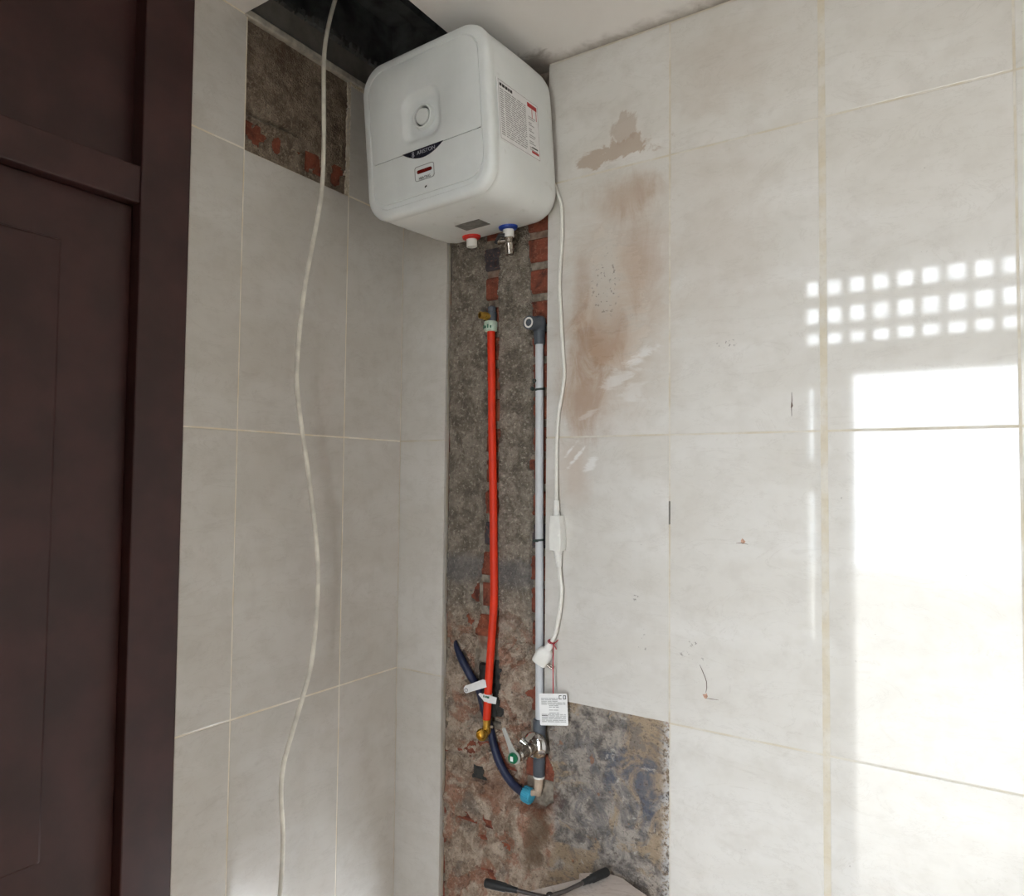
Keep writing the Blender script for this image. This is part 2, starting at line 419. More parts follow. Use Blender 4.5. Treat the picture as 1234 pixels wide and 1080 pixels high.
M['beige_fit'] = plain('beige_fitting', C(190, 170, 150), 0.5, vary=0.08)
M['clip'] = plain('dark_pipe_tie', C(52, 66, 62), 0.5)
M['string'] = plain('red_string', C(170, 34, 52), 0.7)
M['grip'] = plain('black_rubber_grip', C(34, 35, 36), 0.6, vary=0.15, scale=60)
M['steel'] = plain('dull_steel', C(104, 98, 96), 0.42, metal=0.8, vary=0.15)
M['slab'] = None
def slab_mat():
    N = Nodes('pink_marble_offcut'); v = N.obj(); n = N.noise(v, 12, 6, 0.6, 1.0); w = N.math('ABSOLUTE', N.math('SUBTRACT', N.noise(v, 7, 6, 0.6, 1.5), 0.5))
    col = N.mix(N.step(n, 0.35, 0.65), C(214, 200, 190), C(228, 217, 210)); col = N.mix(N.math('MULTIPLY', N.step(w, 0.02, 0), 0.4), col, C(176, 156, 146))
    return N.set(col, 0.5)
M['slab'] = slab_mat()
M['wood'] = plain('stool_wood', C(150, 112, 76), 0.7, vary=0.15, scale=18)
def glass_mat():
    N = Nodes('clear_glass'); return N.set((0.95, 0.98, 0.97, 1), N.step(N.noise(N.obj(), 8), 0, 1, 0.0, 0.02), 0, trans=1.0, ior=1.05)
M['glass'] = glass_mat()
M['floor'] = plain('beige_floor', C(176, 150, 118), 0.4, vary=0.06, scale=6)

# ------------------------------------------------------------------ walls
ROWS = [0.0, 0.492, 1.092, 1.692, 2.292, ROOM_Z]
G = 0.0016            # half a grout joint

def tile_mesh(w, h, t=0.010, b=0.0012):
    # front face at local y = 0, looking -y, lower left corner at the origin
    def ring(x, y): return [(x, y, x), (w - x, y, x), (w - x, y, h - x), (x, y, h - x)]
    v = ring(b, 0) + ring(b * 0.3, b * 0.3) + ring(0, b) + ring(0, t)
    f = [(0, 1, 2, 3)]
    for k in range(3):
        for j in range(4):
            f.append((k * 4 + j, k * 4 + 4 + j, k * 4 + 4 + (j + 1) % 4, k * 4 + (j + 1) % 4))
    f.append((15, 14, 13, 12))
    return mesh_from('tile', v, f)
_tm = {}
def tile(parent, side, a0, a1, z0, z1, mat, jit=0.0):
    key = (round(a1 - a0, 4), round(z1 - z0, 4), side)
    if key not in _tm:
        _tm[key] = tile_mesh(a1 - a0, z1 - z0)
        _tm[key].materials.append(mat)
    o = obj('tile', _tm[key], mat, parent)
    if side == 'R': o.location = (a0, jit, z0)
    else:
        o.location = (-jit, a0, z0); o.rotation_euler = (0, 0, math.radians(90))
    return o

random.seed(4)
wall_right = MB().box(-0.35, ROOM_X + .2, 0.34, 0.42, 0, ROOM_Z + 0.3).build('wall_right', M['mortar'])
tag(wall_right, 'right wall of marbled cream tiles with a bare chased strip of brick', 'wall', kind='structure')
wall_left = MB().box(-0.2, -0.10, -0.66, 0.2, 0, ROOM_Z + 0.3).box(-0.2, -0.10, ROOM_Y - .1, -0.66, 0, ROOM_Z + .3).build('wall_left', M['mortar'])
tag(wall_left, 'left wall of marbled cream tiles with one tile missing at the top', 'wall', kind='structure')

# tile bed / grout behind the tiles (recessed 1.5 mm)
gd = 0.0006
gr = MB()
gr.box(-0.02, 0.1495, gd, 0.02, 0, ROOM_Z)
gr.box(0.4525, 0.7505, gd, 0.02, 1.0935, 1.503).box(0.4525, 0.7475, gd, 0.02, 1.503, 1.552).box(0.4525, 0.7505, gd, 0.02, 1.552, ROOM_Z)
gr.box(0.7505, ROOM_X, gd, 0.02, 0, 1.503).box(0.7525, ROOM_X, gd, .02, 1.503, 1.552).box(0.7505, ROOM_X, gd, .02, 1.552, ROOM_Z)
gr.build('grout', M['grout'], wall_right)
gl = MB()
gl.box(-0.02, -gd, -0.2072, 0.0, 0, ROOM_Z).box(-0.02, -gd, -0.509, -0.2072, 0, 2.2905).box(-0.02, -gd, -0.70, -0.509, 0, ROOM_Z)
gl.build('grout', M['grout_l'], wall_left)

RC = [(0.0008, 0.1502), (0.4508, 0.7492), (0.7526, 1.0462), (1.0582, 1.3505), (1.3537, 1.6505), (1.6537, 1.9505), (1.9537, ROOM_X)]
for ci, (a, b) in enumerate(RC):
    for z0, z1 in zip(ROWS, ROWS[1:]):
        if ci == 1 and z1 < 1.1: continue
        tile(wall_right, 'R', a, b, z0 + G, z1 - (G if z1 < ROOM_Z - .01 else 0.004), M['tile_r'], random.uniform(-.0004, .0004))
LC = [(-0.2046, -0.0008), (-0.5090, -0.2070), (-0.6335, -0.5115)]
for ci, (a, b) in enumerate(LC):
    for z0, z1 in zip(ROWS, ROWS[1:]):
        if ci == 1 and z0 > 2.2: continue
        top = z1 - (G if z1 < ROOM_Z - .01 else (0.012 if ci == 0 else 0.003))
        tile(wall_left, 'L', a, b, z0 + G, top, M['tile_l'], random.uniform(-.0004, .0004))

def heightfield(name, side, u0, u1, z0, z1, d, fn, mat, parent, skip=None):
    nu = max(2, round((u1 - u0) / d)) + 1; nz = max(2, round((z1 - z0) / d)) + 1
    vs = []
    for j in range(nz):
        z = z0 + (z1 - z0) * j / (nz - 1)
        for i in range(nu):
            u = u0 + (u1 - u0) * i / (nu - 1); h = fn(u, z)
            vs.append((u, h, z) if side == 'R' else (-h, u, z))
    fs = [(j * nu + i, j * nu + i + 1, (j + 1) * nu + i + 1, (j + 1) * nu + i) for j in range(nz - 1) for i in range(nu - 1)]
    me = bpy.data.meshes.new(name); me.from_pydata(vs, [], fs); me.update()
    me.polygons.foreach_set('use_smooth', [True] * len(fs))
    return obj(name, me, mat, parent)

# chases cut through the render, outline measured on the wall
CH1L = [(2.60, .262), (2.19, .262), (2.02, .271), (1.79, .277), (1.52, .275), (1.43, .271), (1.36, .262), (1.33, .252), (1.30, .232), (1.285, .255), (1.25, .262), (1.22, .248), (1.18, .250), (1.14, .240), (1.00, .247), (.985, .29)]
CH1R = [(2.60, .314), (2.18, .313), (2.02, .311), (1.79, .319), (1.52, .317), (1.32, .319), (1.15, .324), (1.01, .330), (.95, .335), (.87, .385), (.84, .40)]
CH2L = [(2.60, .392), (2.19, .391), (2.07, .401), (1.92, .409), (1.655, .414), (1.65, .402), (1.62, .402), (1.615, .415), (1.44, .411), (1.29, .410), (1.12, .420), (1.03, .410), (.95, .405), (.86, .395), (.835, .415)]
CH2R = [(2.60, .446), (1.09, .446), (1.05, .452), (.95, .458), (.90, .472), (.85, .465), (.83, .44)]
def plaster(u, z):
    e = 0.0035 * noise.noise(Vector((u * 60, z * 60, 3.1))) + 0.003 * noise.noise(Vector((u * 20, z * 24, 9.1)))
    h = 0.010 - 0.0045 * fbm(u * 22, z * 22, 1.0) - 0.0022 * fbm(u * 90, z * 90, 5.0, 3)
    if u > 0.452: h += 0.002 * fbm(u * 12, z * 12, 8.0)
    if u < 0.1565 + 0.4 * e: h += 0.014
    lowmix = max(0.0, min(1.0, (1.28 - z) / 0.08))
    if lowmix > 0 and u < 0.46:
        n = fbm(u * 16, z * 20, 21.0, 3)
        if n > 0.22 and z > 0.82: h += lowmix * min(1.0, (n - .22) / .05) * 0.012
        elif n > 0.42: h += min(1.0, (n - .42) / .05) * 0.011
        for (cu, cz, ru, rz) in ((.364, 1.184, .042, .026), (.282, .945, .034, .026), (.411, 1.027, .022, .030), (.347, 1.030, .024, .022), (.228, 1.247, .018, .016), (.222, .742, .034, .022), (.352, .725, .024, .034), (.285, .632, .030, .02)):
            d = ((u - cu) / ru) ** 2 + ((z - cz) / rz) ** 2 + 2.0 * fbm(u * 38, z * 38, 17.0, 4)
            if d < 0.55: h = max(h, 0.0232)
        # chunky steps left by the chisel
        h += lowmix * 0.003 * math.floor(2.0 * fbm(u * 9, z * 9, 31.0, 2) + .5)
    # chase for the orange pipe, with the blue hose's oblique cut below it
    if z > 0.985 and interp(CH1L, z) + e - .007 < u < interp(CH1R, z) + e - .008: return 0.048
    if z <= 1.02:
        cx = interp([(1.02, .285), (.987, .293), (.947, .309), (.908, .33), (.875, .363), (.855, .40)], z)
        if z > .845 and abs(u - cx) < 0.016 + e: h = max(h, 0.026)
    if z > 0.835 and interp(CH2L, z) + e - .007 < u < interp(CH2R, z) + e: return 0.046
    if 0.197 < u < .25 and 1.05 < z < 1.19 and abs((u - .188) * 1.45 - (1.172 - z)) < 0.03 + e: h = max(h, 0.022)
    # square socket hole
    if .238 + e < u < .276 + e and .852 + e < z < .892 + e: return 0.30
    # groove of the old damp run
    return h
heightfield('render_coat', 'R', 0.1512, 0.4500, 0.40, 2.585, 0.0032, plaster, M['cement'], wall_right)
heightfield('render_coat', 'R', 0.4500, 0.7515, 0.40, 1.0925, 0.0034, plaster, M['cement'], wall_right)
def mortar_h(u, z):
    if .236 < u < .278 and .850 < z < .894: return 0.30
    if .240 < u < .326 and 1.0 < z < 1.135: return 0.30
    return 0.0285 + 0.003 * fbm(u * 40, z * 40, 2.0)
heightfield('mortar_bed', 'R', 0.14, 0.47, 0.40, 2.585, 0.006, mortar_h, M['mortar'], wall_right)

def brick_mesh(seed, L=0.225, H=0.057, D=0.042):
    rnd = random.Random(seed); v = []
    b = 0.004
    j = lambda: rnd.uniform(-.0016, .0016)
    for (ix, y) in ((b, 0), (0, b), (0, D)):
        v += [(ix + j(), y + j() * .6, ix + j()), (L - ix + j(), y + j() * .6, ix + j()), (L - ix + j(), y + j() * .6, H - ix + j()), (ix + j(), y + j() * .6, H - ix + j())]
    f = [(0, 1, 2, 3)]
    for k in range(2):
        for q in range(4): f.append((k * 4 + q, k * 4 + 4 + q, k * 4 + 4 + (q + 1) % 4, k * 4 + (q + 1) % 4))
    f.append((11, 10, 9, 8))
    return mesh_from('brick', v, f)
BR = {}
for k, mn in enumerate(('brick_a', 'brick_b', 'brick_c', 'brick_a')):
    BR[k] = brick_mesh(k + 10); BR[k].materials.append(M[mn])
random.seed(11)
for k in range(-1, 23):
    z = 2.0435 - 0.0765 * (k - 1)
    if z + .057 > 2.58: continue
    off = 0.02 if k % 2 else -0.095
    for q in range(3):
        x0 = off + q * 0.238
        if x0 > 0.47 or x0 + .225 < 0.14: continue
        if z < 1.135 and z + .057 > 1.0 and x0 < .326 and x0 + .225 > .24: continue
        if z < .894 and z + .057 > .85 and x0 < .278 and x0 + .225 > .236: continue
        kind = random.choice((0, 1, 3, 0))
        if (k == 0 and x0 < .3 < x0 + .225 and x0 < .27): kind = 2
        if k in (9, 15) and x0 < .3 < x0 + .225: kind = 2
        o = obj('brick', BR[kind], None, wall_right)
        o.location = (x0, 0.0215 + random.uniform(-.002, .002), z)

# made-up black stubs standing in for the shade inside the hose cavity
MB().lathe((0.268, 0.040, 1.135), (0.08, 0, -1), [(.024, 0), (.026, .01), (.024, .02), (.026, .03), (.024, .04), (.026, .05), (.024, .06), (.026, .07), (.024, .08), (.026, .09), (.024, .10), (.026, .115), (.024, .125)], 18).build('cavity_shade_stub', M['cavity_shade'], wall_right, smooth=True)
MB().lathe((0.305, 0.045, 1.150), (0.05, 0, -1), [(.020, 0), (.022, .01), (.020, .02), (.022, .03), (.020, .04), (.022, .05), (.020, .06), (.022, .07), (.020, .08), (.022, .09), (.020, .10), (.022, .11), (.020, .135)], 18).build('cavity_shade_stub', M['cavity_shade'], wall_right, smooth=True)
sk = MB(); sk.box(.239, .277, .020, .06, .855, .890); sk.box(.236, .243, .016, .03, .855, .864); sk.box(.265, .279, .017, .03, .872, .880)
sk.build('cavity_shade_box', M['cavity_shade'], wall_right, bevel=.002)  # added dark insert, stands for the shade in the square hole

# patch under the missing tile on the left wall
def plaster_l(u, z):
    h = 0.012 - 0.004 * fbm(u * 18, z * 18, 14.0) - 0.002 * fbm(u * 80, z * 80, 15.0, 3)
    zc = 2.384 + 0.06 * (u + .44) + 0.004 * noise.noise(Vector((u * 30, 1, 2)))
    if abs(z - zc) < 0.0045 and u < -0.35: h += 0.022
    for (cu, cz, ru, rz) in ((-.477, 2.345, .030, .022), (-.412, 2.342, .015, .016), (-.312, 2.342, .036, .028), (-.236, 2.340, .026, .026)):
        d = ((u - cu) / ru) ** 2 + ((z - cz) / rz) ** 2 + 1.3 * fbm(u * 45, z * 45, 7.0, 4)
        if d < 1: h = max(h, 0.0235)
    return h
heightfield('render_coat', 'L', -0.5105, -0.2055, 2.290, 2.588, 0.0034, plaster_l, M['cement_l'], wall_left)
heightfield('mortar_bed', 'L', -0.53, -0.19, 2.285, 2.588, 0.02, lambda u, z: 0.028 + .002 * fbm(u * 30, z * 30), M['mortar'], wall_left)
for (y0, z0, kk) in ((-.565, 2.312, 0), (-.327, 2.312, 3), (-.09, 2.312, 0), (-.45, 2.40, 3), (-.212, 2.40, 1)):
    if y0 > -.2 : continue
    o = obj('brick', BR[kk], None, wall_left); o.rotation_euler = (0, 0, math.radians(90)); o.location = (-0.0205, y0, z0)
# mortar lumps left along the edge of the missing tile
lump = MB()
random.seed(3)
for i in range(60):
    z = 2.30 + 0.275 * i / 59
    r = 0.0035 + random.random() * 0.0035
    lump.lathe((-0.006, -0.2065 + random.uniform(-.003, .002), z), (1, 0, 0), [(0.0, 0), (r, 0.001), (r * .7, .005), (0, .0065)], 7)
for i in range(26):
    lump.lathe((-0.006, -0.20 + i * .0075, 2.574 + random.uniform(-.003, .003)), (1, 0, 0), [(0.0, 0), (.006, .001), (.004, .007), (0, .009)], 7)
lump.build('mortar_lumps', M['grout'], wall_left, smooth=True)['kind'] = 'stuff'

# chips and cracks in the right wall's glaze
M['chip'] = plain('exposed_clay', C(190, 150, 128), 0.9, vary=0.2, scale=200)
M['crackline'] = plain('crack_dirt', C(118, 104, 96), 0.9)
def crack(pts, w, mat='crackline'):
    m = MB(); m.tube([(x, -0.0002, z) for x, z in pts], [w * (0.5 if i in (0, len(pts) - 1) else 1) for i in range(len(pts))], 6)
    m.build('crack', M[mat], wall_right)
crack([(0.815, 1.222), (0.82, 1.212), (0.826, 1.199), (0.829, 1.19), (0.8295, 1.178), (0.8275, 1.168)], 0.0009)
crack([(0.8275, 1.157), (0.838, 1.1575), (0.853, 1.158)], 0.0008)
crack([(0.889, 1.4725), (0.899, 1.4735), (0.912, 1.4715)], 0.0008)
crack([(0.995, 1.768), (0.9955, 1.752), (0.9945, 1.742), (0.995, 1.722)], 0.0009)
crack([(0.995, 1.748), (0.9955, 1.742), (0.994, 1.738)], 0.0022)
def chip(x, z, r):
    rnd = random.Random(int(x * 1000)); p = [(x + math.cos(a * .8976) * r * rnd.uniform(.5, 1.1), z + math.sin(a * .8976) * r * 1.3 * rnd.uniform(.5, 1.1)) for a in range(7)]
    m = MB(); m.prism(p, (0, -0.0006, 0), (1, 0, 0), (0, 0, 1), -0.0004); m.build('chip', M['chip'], wall_right)
chip(0.8265, 1.161, 0.006); chip(0.902, 1.477, 0.005)

# ------------------------------------------------------------------ ceiling, floor, far walls, openings
H0, HX = -0.516, 0.322
cb = MB()
cb.box(HX, ROOM_X, H0, 0.0, ROOM_Z, ROOM_Z + 0.012).box(-0.1, ROOM_X, ROOM_Y, H0, ROOM_Z, ROOM_Z + 0.012)
cb.box(-0.1, ROOM_X + .1, 0.0, .1, ROOM_Z + .002, ROOM_Z + .012)
ceiling = cb.build('ceiling', M['ceiling'])
tag(ceiling, 'white ceiling board with a rectangular opening above the heater', 'ceiling', kind='structure')
vb = MB()
vb.box(-0.09, HX + .14, H0 - .25, 0.1, 2.86, 2.88).box(HX + .12, HX + .14, H0 - .25, 0.1, ROOM_Z + .012, 2.86)
vb.box(-0.09, HX + .14, H0 - .27, H0 - .25, ROOM_Z + .012, 2.88).box(-0.09, HX + .14, 0.02, 0.04, ROOM_Z + .012, 2.88).box(-0.09, -0.07, H0 - .25, 0.04, ROOM_Z + .012, 2.88)
vb.build('void_lining', M['void'], ceiling)
MB().box(-0.07, -0.012, H0 - .1, 0.02, ROOM_Z + 0.004, 2.672).build('concrete_band', M['void_band'], ceiling)
bt = MB(); bt.box(-0.012, 0.004, H0, -0.002, ROOM_Z - 0.005, ROOM_Z + 0.012)
bt.build('batten', M['batten'], ceiling, bevel=0.003)
rag = MB(); random.seed(8)
for i in range(30):
    y = H0 + .05 + i * .015
    rag.box(-0.012, -0.004 + random.uniform(0, .012), y, y + random.uniform(.006, .02), 2.664, 2.672 + random.uniform(0, .012))
rag.build('torn_edge', M['void'], ceiling)
MB().box(0.05, 0.09, H0 - .2, 0.02, 2.80, 2.86).build('joist', M['void'], ceiling)
MB().box(0.25, 0.29, H0 - .2, 0.02, 2.80, 2.86).build('joist', M['void'], ceiling)

floor = MB().box(-0.1, ROOM_X + .1, ROOM_Y - .12, 0.1, -0.05, 0.0).build('floor', M['floor'])
tag(floor, 'beige floor below the tiled walls', 'floor', kind='structure')
fw = MB()
yb, yf = ROOM_Y - 0.12, ROOM_Y
SX0 = 0.684
fw.box(-0.1, SX0, yb, yf, 0, ROOM_Z).box(SX0, DOOR[1], yb, yf, 2.45, ROOM_Z).box(DOOR[1], ROOM_X + .1, yb, yf, 0, ROOM_Z).box(SX0, DOOR[0] - .05, yb, yf, 0, 0.93)
wf = fw.build('wall_front', M['plasterwall']); tag(wf, 'painted wall with an open doorway behind the viewer', 'wall', kind='structure')
we = MB().box(ROOM_X, ROOM_X + .1, ROOM_Y - .12, 0.1, 0, ROOM_Z).build('wall_end', M['endwall'])
tag(we, 'painted end wall beside the doorway, outside the picture', 'wall', kind='structure')
dfm = MB().box(0.727, DOOR[0], yb - .01, yf + .01, 0.93, DOOR[2]).box(DOOR[0] - .05, DOOR[0], yb - .01, yf + .01, 0, .93).box(DOOR[1] - .03, DOOR[1] + .01, yb - .01, yf + .01, 0, DOOR[2]).box(SX0, DOOR[1] + .01, yb - .01, yf + .01, DOOR[2] - .06, 2.157).build('door_2', M['door'])
tag(dfm, 'maroon frame of the open doorway behind the viewer', 'door frame', kind='structure')
# barred fanlight and side light around the doorway (the light patches mirrored in the glaze)
win = MB()
x = 0.737
while x < DOOR[1]:
    win.box(x, min(x + .032, DOOR[1]), yb + .03, yb + .06, 2.157, 2.45); x += 0.0868
for z0, z1 in ((2.217, 2.257), (2.326, 2.375), (2.441, 2.452)): win.box(SX0, DOOR[1], yb + .028, yb + .062, z0, z1)
win.box(SX0 - .001, 0.692, yb, yf, 0.93, DOOR[2]).box(SX0, 0.727, yb, yf, 1.545, 1.678).box(SX0, 0.727, yb, yf, 1.985, DOOR[2])
wn = win.build('window_1', M['door']); tag(wn, 'barred fanlight and narrow side light around the doorway', 'window', kind='structure')
MB().box(0.690, 0.729, yb + .044, yb + .046, 0.93, 1.99).build('pane', M['glass'], wn)
gnd = MB().box(-6, 9, -14, ROOM_Y - .125, -0.16, -0.06).build('ground', M['ground'])
tag(gnd, 'bare concrete yard outside the doorway behind the viewer', 'ground', kind='structure')

pw = MB().box(DOOR[1] + .02, DOOR[1] + .14, yb - .70, yb - .002, -0.06, 3.2).build('wall_sky_blocker', M['sky_blocker'])  # added out of view, length set to shade the left wall
tag(pw, 'added unseen wall outside the doorway that keeps skylight off the left wall', 'wall', kind='structure')

# maroon door on the left wall
dr = MB().box(-0.06, 0.006, -0.735, -0.6362, 0, ROOM_Z - .001).build('door_1', M['door'], bevel=0.003)
tag(dr, 'dark maroon door and frame at the left edge of the tiled wall', 'door', kind='structure')
dl = MB().box(-0.06, -0.020, -1.55, -0.735, 0.005, 2.10).build('door_leaf', M['door'], dr, bevel=0.003)
for (za, zb) in ((0.15, 0.85), (0.95, 2.0)):
    MB().box(-0.022, -0.012, -1.43, -0.86, za, zb).build('door_panel', M['door'], dl, bevel=0.008)
MB().box(-0.06, 0.004, -1.55, -0.735, 2.10, 2.17).build('transom', M['door'], dr, bevel=0.003)
MB().box(-0.06, -0.03, -1.55, -0.735, 2.17, ROOM_Z - .001).build('top_panel', M['door'], dr)
MB().box(-0.06, 0.006, -1.62, -1.55, 0, ROOM_Z - .001).build('jamb', M['door'], dr, bevel=.003)
MB().box(-0.09, -0.06, ROOM_Y, -0.636, 0, ROOM_Z).build('backing', M['door'], dr)

# ------------------------------------------------------------------ water heater
def rot_hd(th, ph):
    Ry = Matrix(((math.cos(th), 0, -math.sin(th)), (0, 1, 0), (math.sin(th), 0, math.cos(th))))
    Rx = Matrix(((1, 0, 0), (0, math.cos(ph), -math.sin(ph)), (0, math.sin(ph), math.cos(ph))))
    return Rx @ Ry
HR = rot_hd(0.0393, 0.0612)
FRONT = Vector((0.3137, -0.2975, 2.3475))
heater = empty('water_heater')
heater.matrix_world = Matrix.Translation(FRONT) @ HR.to_4x4() @ Matrix.Scale(0.97, 4)
tag(heater, 'white square electric water heater hung tilted in the corner', 'water heater')
HW, HH, HD = 0.178, 0.180, 0.292

def rr(w, h, r, n=12, bulge=0.0):
    """rounded rectangle outline (x, z), counter-clockwise, with slightly bowed sides"""
    pts = []
    for cx, cz, a0 in ((w - r, h - r, 0), (-w + r, h - r, 90), (-w + r, -h + r, 180), (w - r, -h + r, 270)):
        for k in range(n + 1):
            a = math.radians(a0 + 90 * k / n); pts.append((cx + r * math.cos(a), cz + r * math.sin(a)))
    out = []
    m = len(pts)
    for i in range(m):
        p, q = pts[i], pts[(i + 1) % m]; out.append(p)
        if math.dist(p, q) > 0.03:
            for s in range(1, 8): out.append((p[0] + (q[0] - p[0]) * s / 8, p[1] + (q[1] - p[1]) * s / 8))
    if bulge:
        out = [(x * (1 + bulge * (1 - min(1, abs(z) / h) ** 2)), z * (1 + bulge * (1 - min(1, abs(x) / w) ** 2))) for x, z in out]
    return out
def ring(w, h, r, y, bulge=0.0): return [(x, y, z) for x, z in rr(w, h, r, bulge=bulge)]
bd = MB()
prof = [(-0.0055, 0.022, 0.060), (0.0, 0.034, 0.061), (0.001, 0.10, 0.062), (0.001, 0.20, 0.062), (0.0, 0.250, 0.062), (-0.003, 0.268, 0.061), (-0.010, 0.283, 0.058), (-0.020, 0.290, 0.054), (-0.035, HD, 0.05)]
bd.loft([ring(HW + d, HH + d, r, y, 0.006) for d, y, r in prof])
bd.build('body', M['enamel'], heater, smooth=True, sharp=60)
# front moulding: rounded rim, then the face
fr = MB()
fp = [(-0.0055, 0.0225, 0.060), (0.0005, 0.020, 0.060), (0.0005, 0.012, 0.060), (-0.0015, 0.006, 0.059), (-0.006, 0.0018, 0.056), (-0.012, 0.0, 0.052), (-0.0205, 0.0, 0.046), (-0.0225, 0.003, 0.045), (-0.05, 0.004, 0.03)]
fr.loft([ring(HW + d, HH + d, r, y, 0.006) for d, y, r in fp], cap=False)
fr.build('front_rim', M['panel'], heater, smooth=True, sharp=50)
# the two face panels are lofted out from the dial / straight across
PW, PT, PB, DV = 0.1545, 0.1575, -0.1475, -0.0475
def panel_outline(z_lo, z_hi, rt, rb, n=10):
    pts = []
    def arc(cx, cz, r, a0):
        for k in range(n + 1):
            a = math.radians(a0 + 90 * k / n); pts.append((cx + r * math.cos(a), cz + r * math.sin(a)))
    arc(PW - rt, z_hi - rt, rt, 0); arc(-PW + rt, z_hi - rt, rt, 90)
    arc(-PW + rb, z_lo + rb, rb, 180); arc(PW - rb, z_lo + rb, rb, 270)
    return pts
def radial(outline, c, n):
    """outline resampled at n angles about c"""
    res = []
    m = len(outline)
    for k in range(n):
        a = 2 * math.pi * k / n; d = (math.cos(a), math.sin(a)); best = None
        for i in range(m):
            p, q = outline[i], outline[(i + 1) % m]
            ex, ez = q[0] - p[0], q[1] - p[1]; det = d[0] * (-ez) - d[1] * (-ex)
            if abs(det) < 1e-12: continue
            rx, rz = p[0] - c[0], p[1] - c[1]
            t = (rx * (-ez) - rz * (-ex)) / det; s = (d[0] * rz - d[1] * rx) / det
            if t > 0 and -1e-6 <= s <= 1 + 1e-6 and (best is None or t < best): best = t
        res.append((c[0] + d[0] * best, c[1] + d[1] * best))
    return res
DC = (-0.006, 0.026)
NR = 120
up_out = radial(panel_outline(DV, PT, 0.045, 0.0015), DC, NR)
def sq(w, r): return radial([(x + DC[0], z + DC[1]) for x, z in rr(w, w, r)], DC, NR)
def circ(r): return [(DC[0] + r * math.cos(2 * math.pi * k / NR), DC[1] + r * math.sin(2 * math.pi * k / NR)) for k in range(NR)]
def lay(o, y): return [(x, y, z) for x, z in o]
pu = MB()
pu.loft([lay(up_out, 0.0035), lay(up_out, 0.0006), lay(radial([(DC[0] + (x - DC[0]) * .985, DC[1] + (z - DC[1]) * .985) for x, z in up_out], DC, NR), 0.0),
         lay(sq(0.058, 0.030), 0.0), lay(sq(0.053, 0.028), 0.0030), lay(sq(0.047, 0.027), 0.0095), lay(sq(0.041, 0.026), 0.0140), lay(circ(0.036), 0.0155), lay(circ(0.0285), 0.0155)], cap=False)
pu.build('upper_panel', M['panel'], heater, smooth=True, sharp=50)
dk = MB(); o = (DC[0], 0.0, DC[1])
dk.lathe((DC[0], 0.0, DC[1]), (0, 1, 0), [(0.0, 0.0060), (0.0170, 0.0060), (0.0182, 0.0070), (0.0185, 0.0125), (0.0218, 0.0125), (0.0220, 0.0060), (0.0238, 0.0045), (0.0262, 0.0055), (0.0290, 0.0165)], 48, cap=False)
dial = dk.build('dial', M['panel'], heater, smooth=True, sharp=30)
MB().lathe((DC[0], 0.0, DC[1]), (0, 1, 0), [(0.0184, 0.0120), (0.0219, 0.0120)], 48, cap=False).build('dial_groove', M['gap'], dial)
pl = MB(); lo_out = panel_outline(PB, DV - 0.0016, 0.0015, 0.045)
n = len(lo_out); cz = (PB + DV) / 2
shr = [(x * .992, cz + (z - cz) * .985) for x, z in lo_out]
pl.loft([lay(lo_out, 0.0035), lay(lo_out, 0.0006), lay(shr, 0.0)], cap=True)
pl.build('lower_panel', M['panel'], heater)
MB().box(-PW + .004, PW - .004, 0.0028, 0.0034, DV - .004, DV + .003).build('panel_seam', M['gap'], heater)
# crescent badge with lettering
cr = [(-0.0625 + 0.115 * k / 20, DV - 0.0004) for k in range(21)] + [(0.0525 - 0.115 * k / 20, DV - 0.0004 - 0.0205 * math.sin(math.pi * k / 20) ** 0.85) for k in range(1, 20)]
badge = MB().prism(cr, (0, -0.0012, 0), (1, 0, 0), (0, 0, 1), -0.0016).build('badge', M['navy'], heater); badge['label'] = 'navy crescent badge with silver lettering'
def flat_text(body, size, x, z, y, mat, parent, sx=1.0):
    me = text_mesh('lettering', body, size); o = obj('lettering', me, mat, parent)
    o.location = (x, y, z); o.rotation_euler = (math.radians(90), 0, 0); o.scale = (sx, 1, 1); return o
flat_text('ARISTON', 0.0118, 0.0055, -0.0562, -0.0015, M['silver_ink'], badge, 1.05)
em = MB()
for zz, r in ((-0.0528, 0.0028), (-0.0588, 0.0034)):
    em.loft([[(-0.0315 + rr_ * math.cos(2 * math.pi * k / 16), y, zz + rr_ * math.sin(2 * math.pi * k / 16)) for k in range(16)] for rr_, y in ((r, -0.0012), (r, -0.0017), (r * .55, -0.0017), (r * .55, -0.0012))], cap=False)
em.build('emblem', M['silver_ink'], badge)
# heating lamp window
hl = MB(); BZ = -0.1015
outer, inner = rr(0.0275, 0.0165, 0.006, 5), rr(0.0262, 0.0152, 0.005, 5)
hl.loft([lay([(x - .003, z + BZ) for x, z in o], y) for o, y in ((outer, 0.0002), (outer, -0.0007), (inner, -0.0007), (inner, 0.0002))], cap=False)
lampf = hl.build('lamp_frame', M['grey_ink'], heater, smooth=False)
MB().prism([(x - .003, z + BZ + .0035) for x, z in rr(0.021, 0.0040, 0.0035, 5)], (0, -0.0008, 0), (1, 0, 0), (0, 0, 1), -0.0012).build('lamp_lens', M['red_lens'], lampf)
flat_text('HEATING', 0.0085, -0.003, BZ - .0118, -0.0006, M['black_ink'], lampf, 0.9)
MB().prism([(-0.005, -0.134), (0.001, -0.131), (0.0015, -0.134), (-0.0035, -0.137)], (0, -0.0004, 0), (1, 0, 0), (0, 0, 1), -0.0008).build('panel_mark', M['black_ink'], heater)
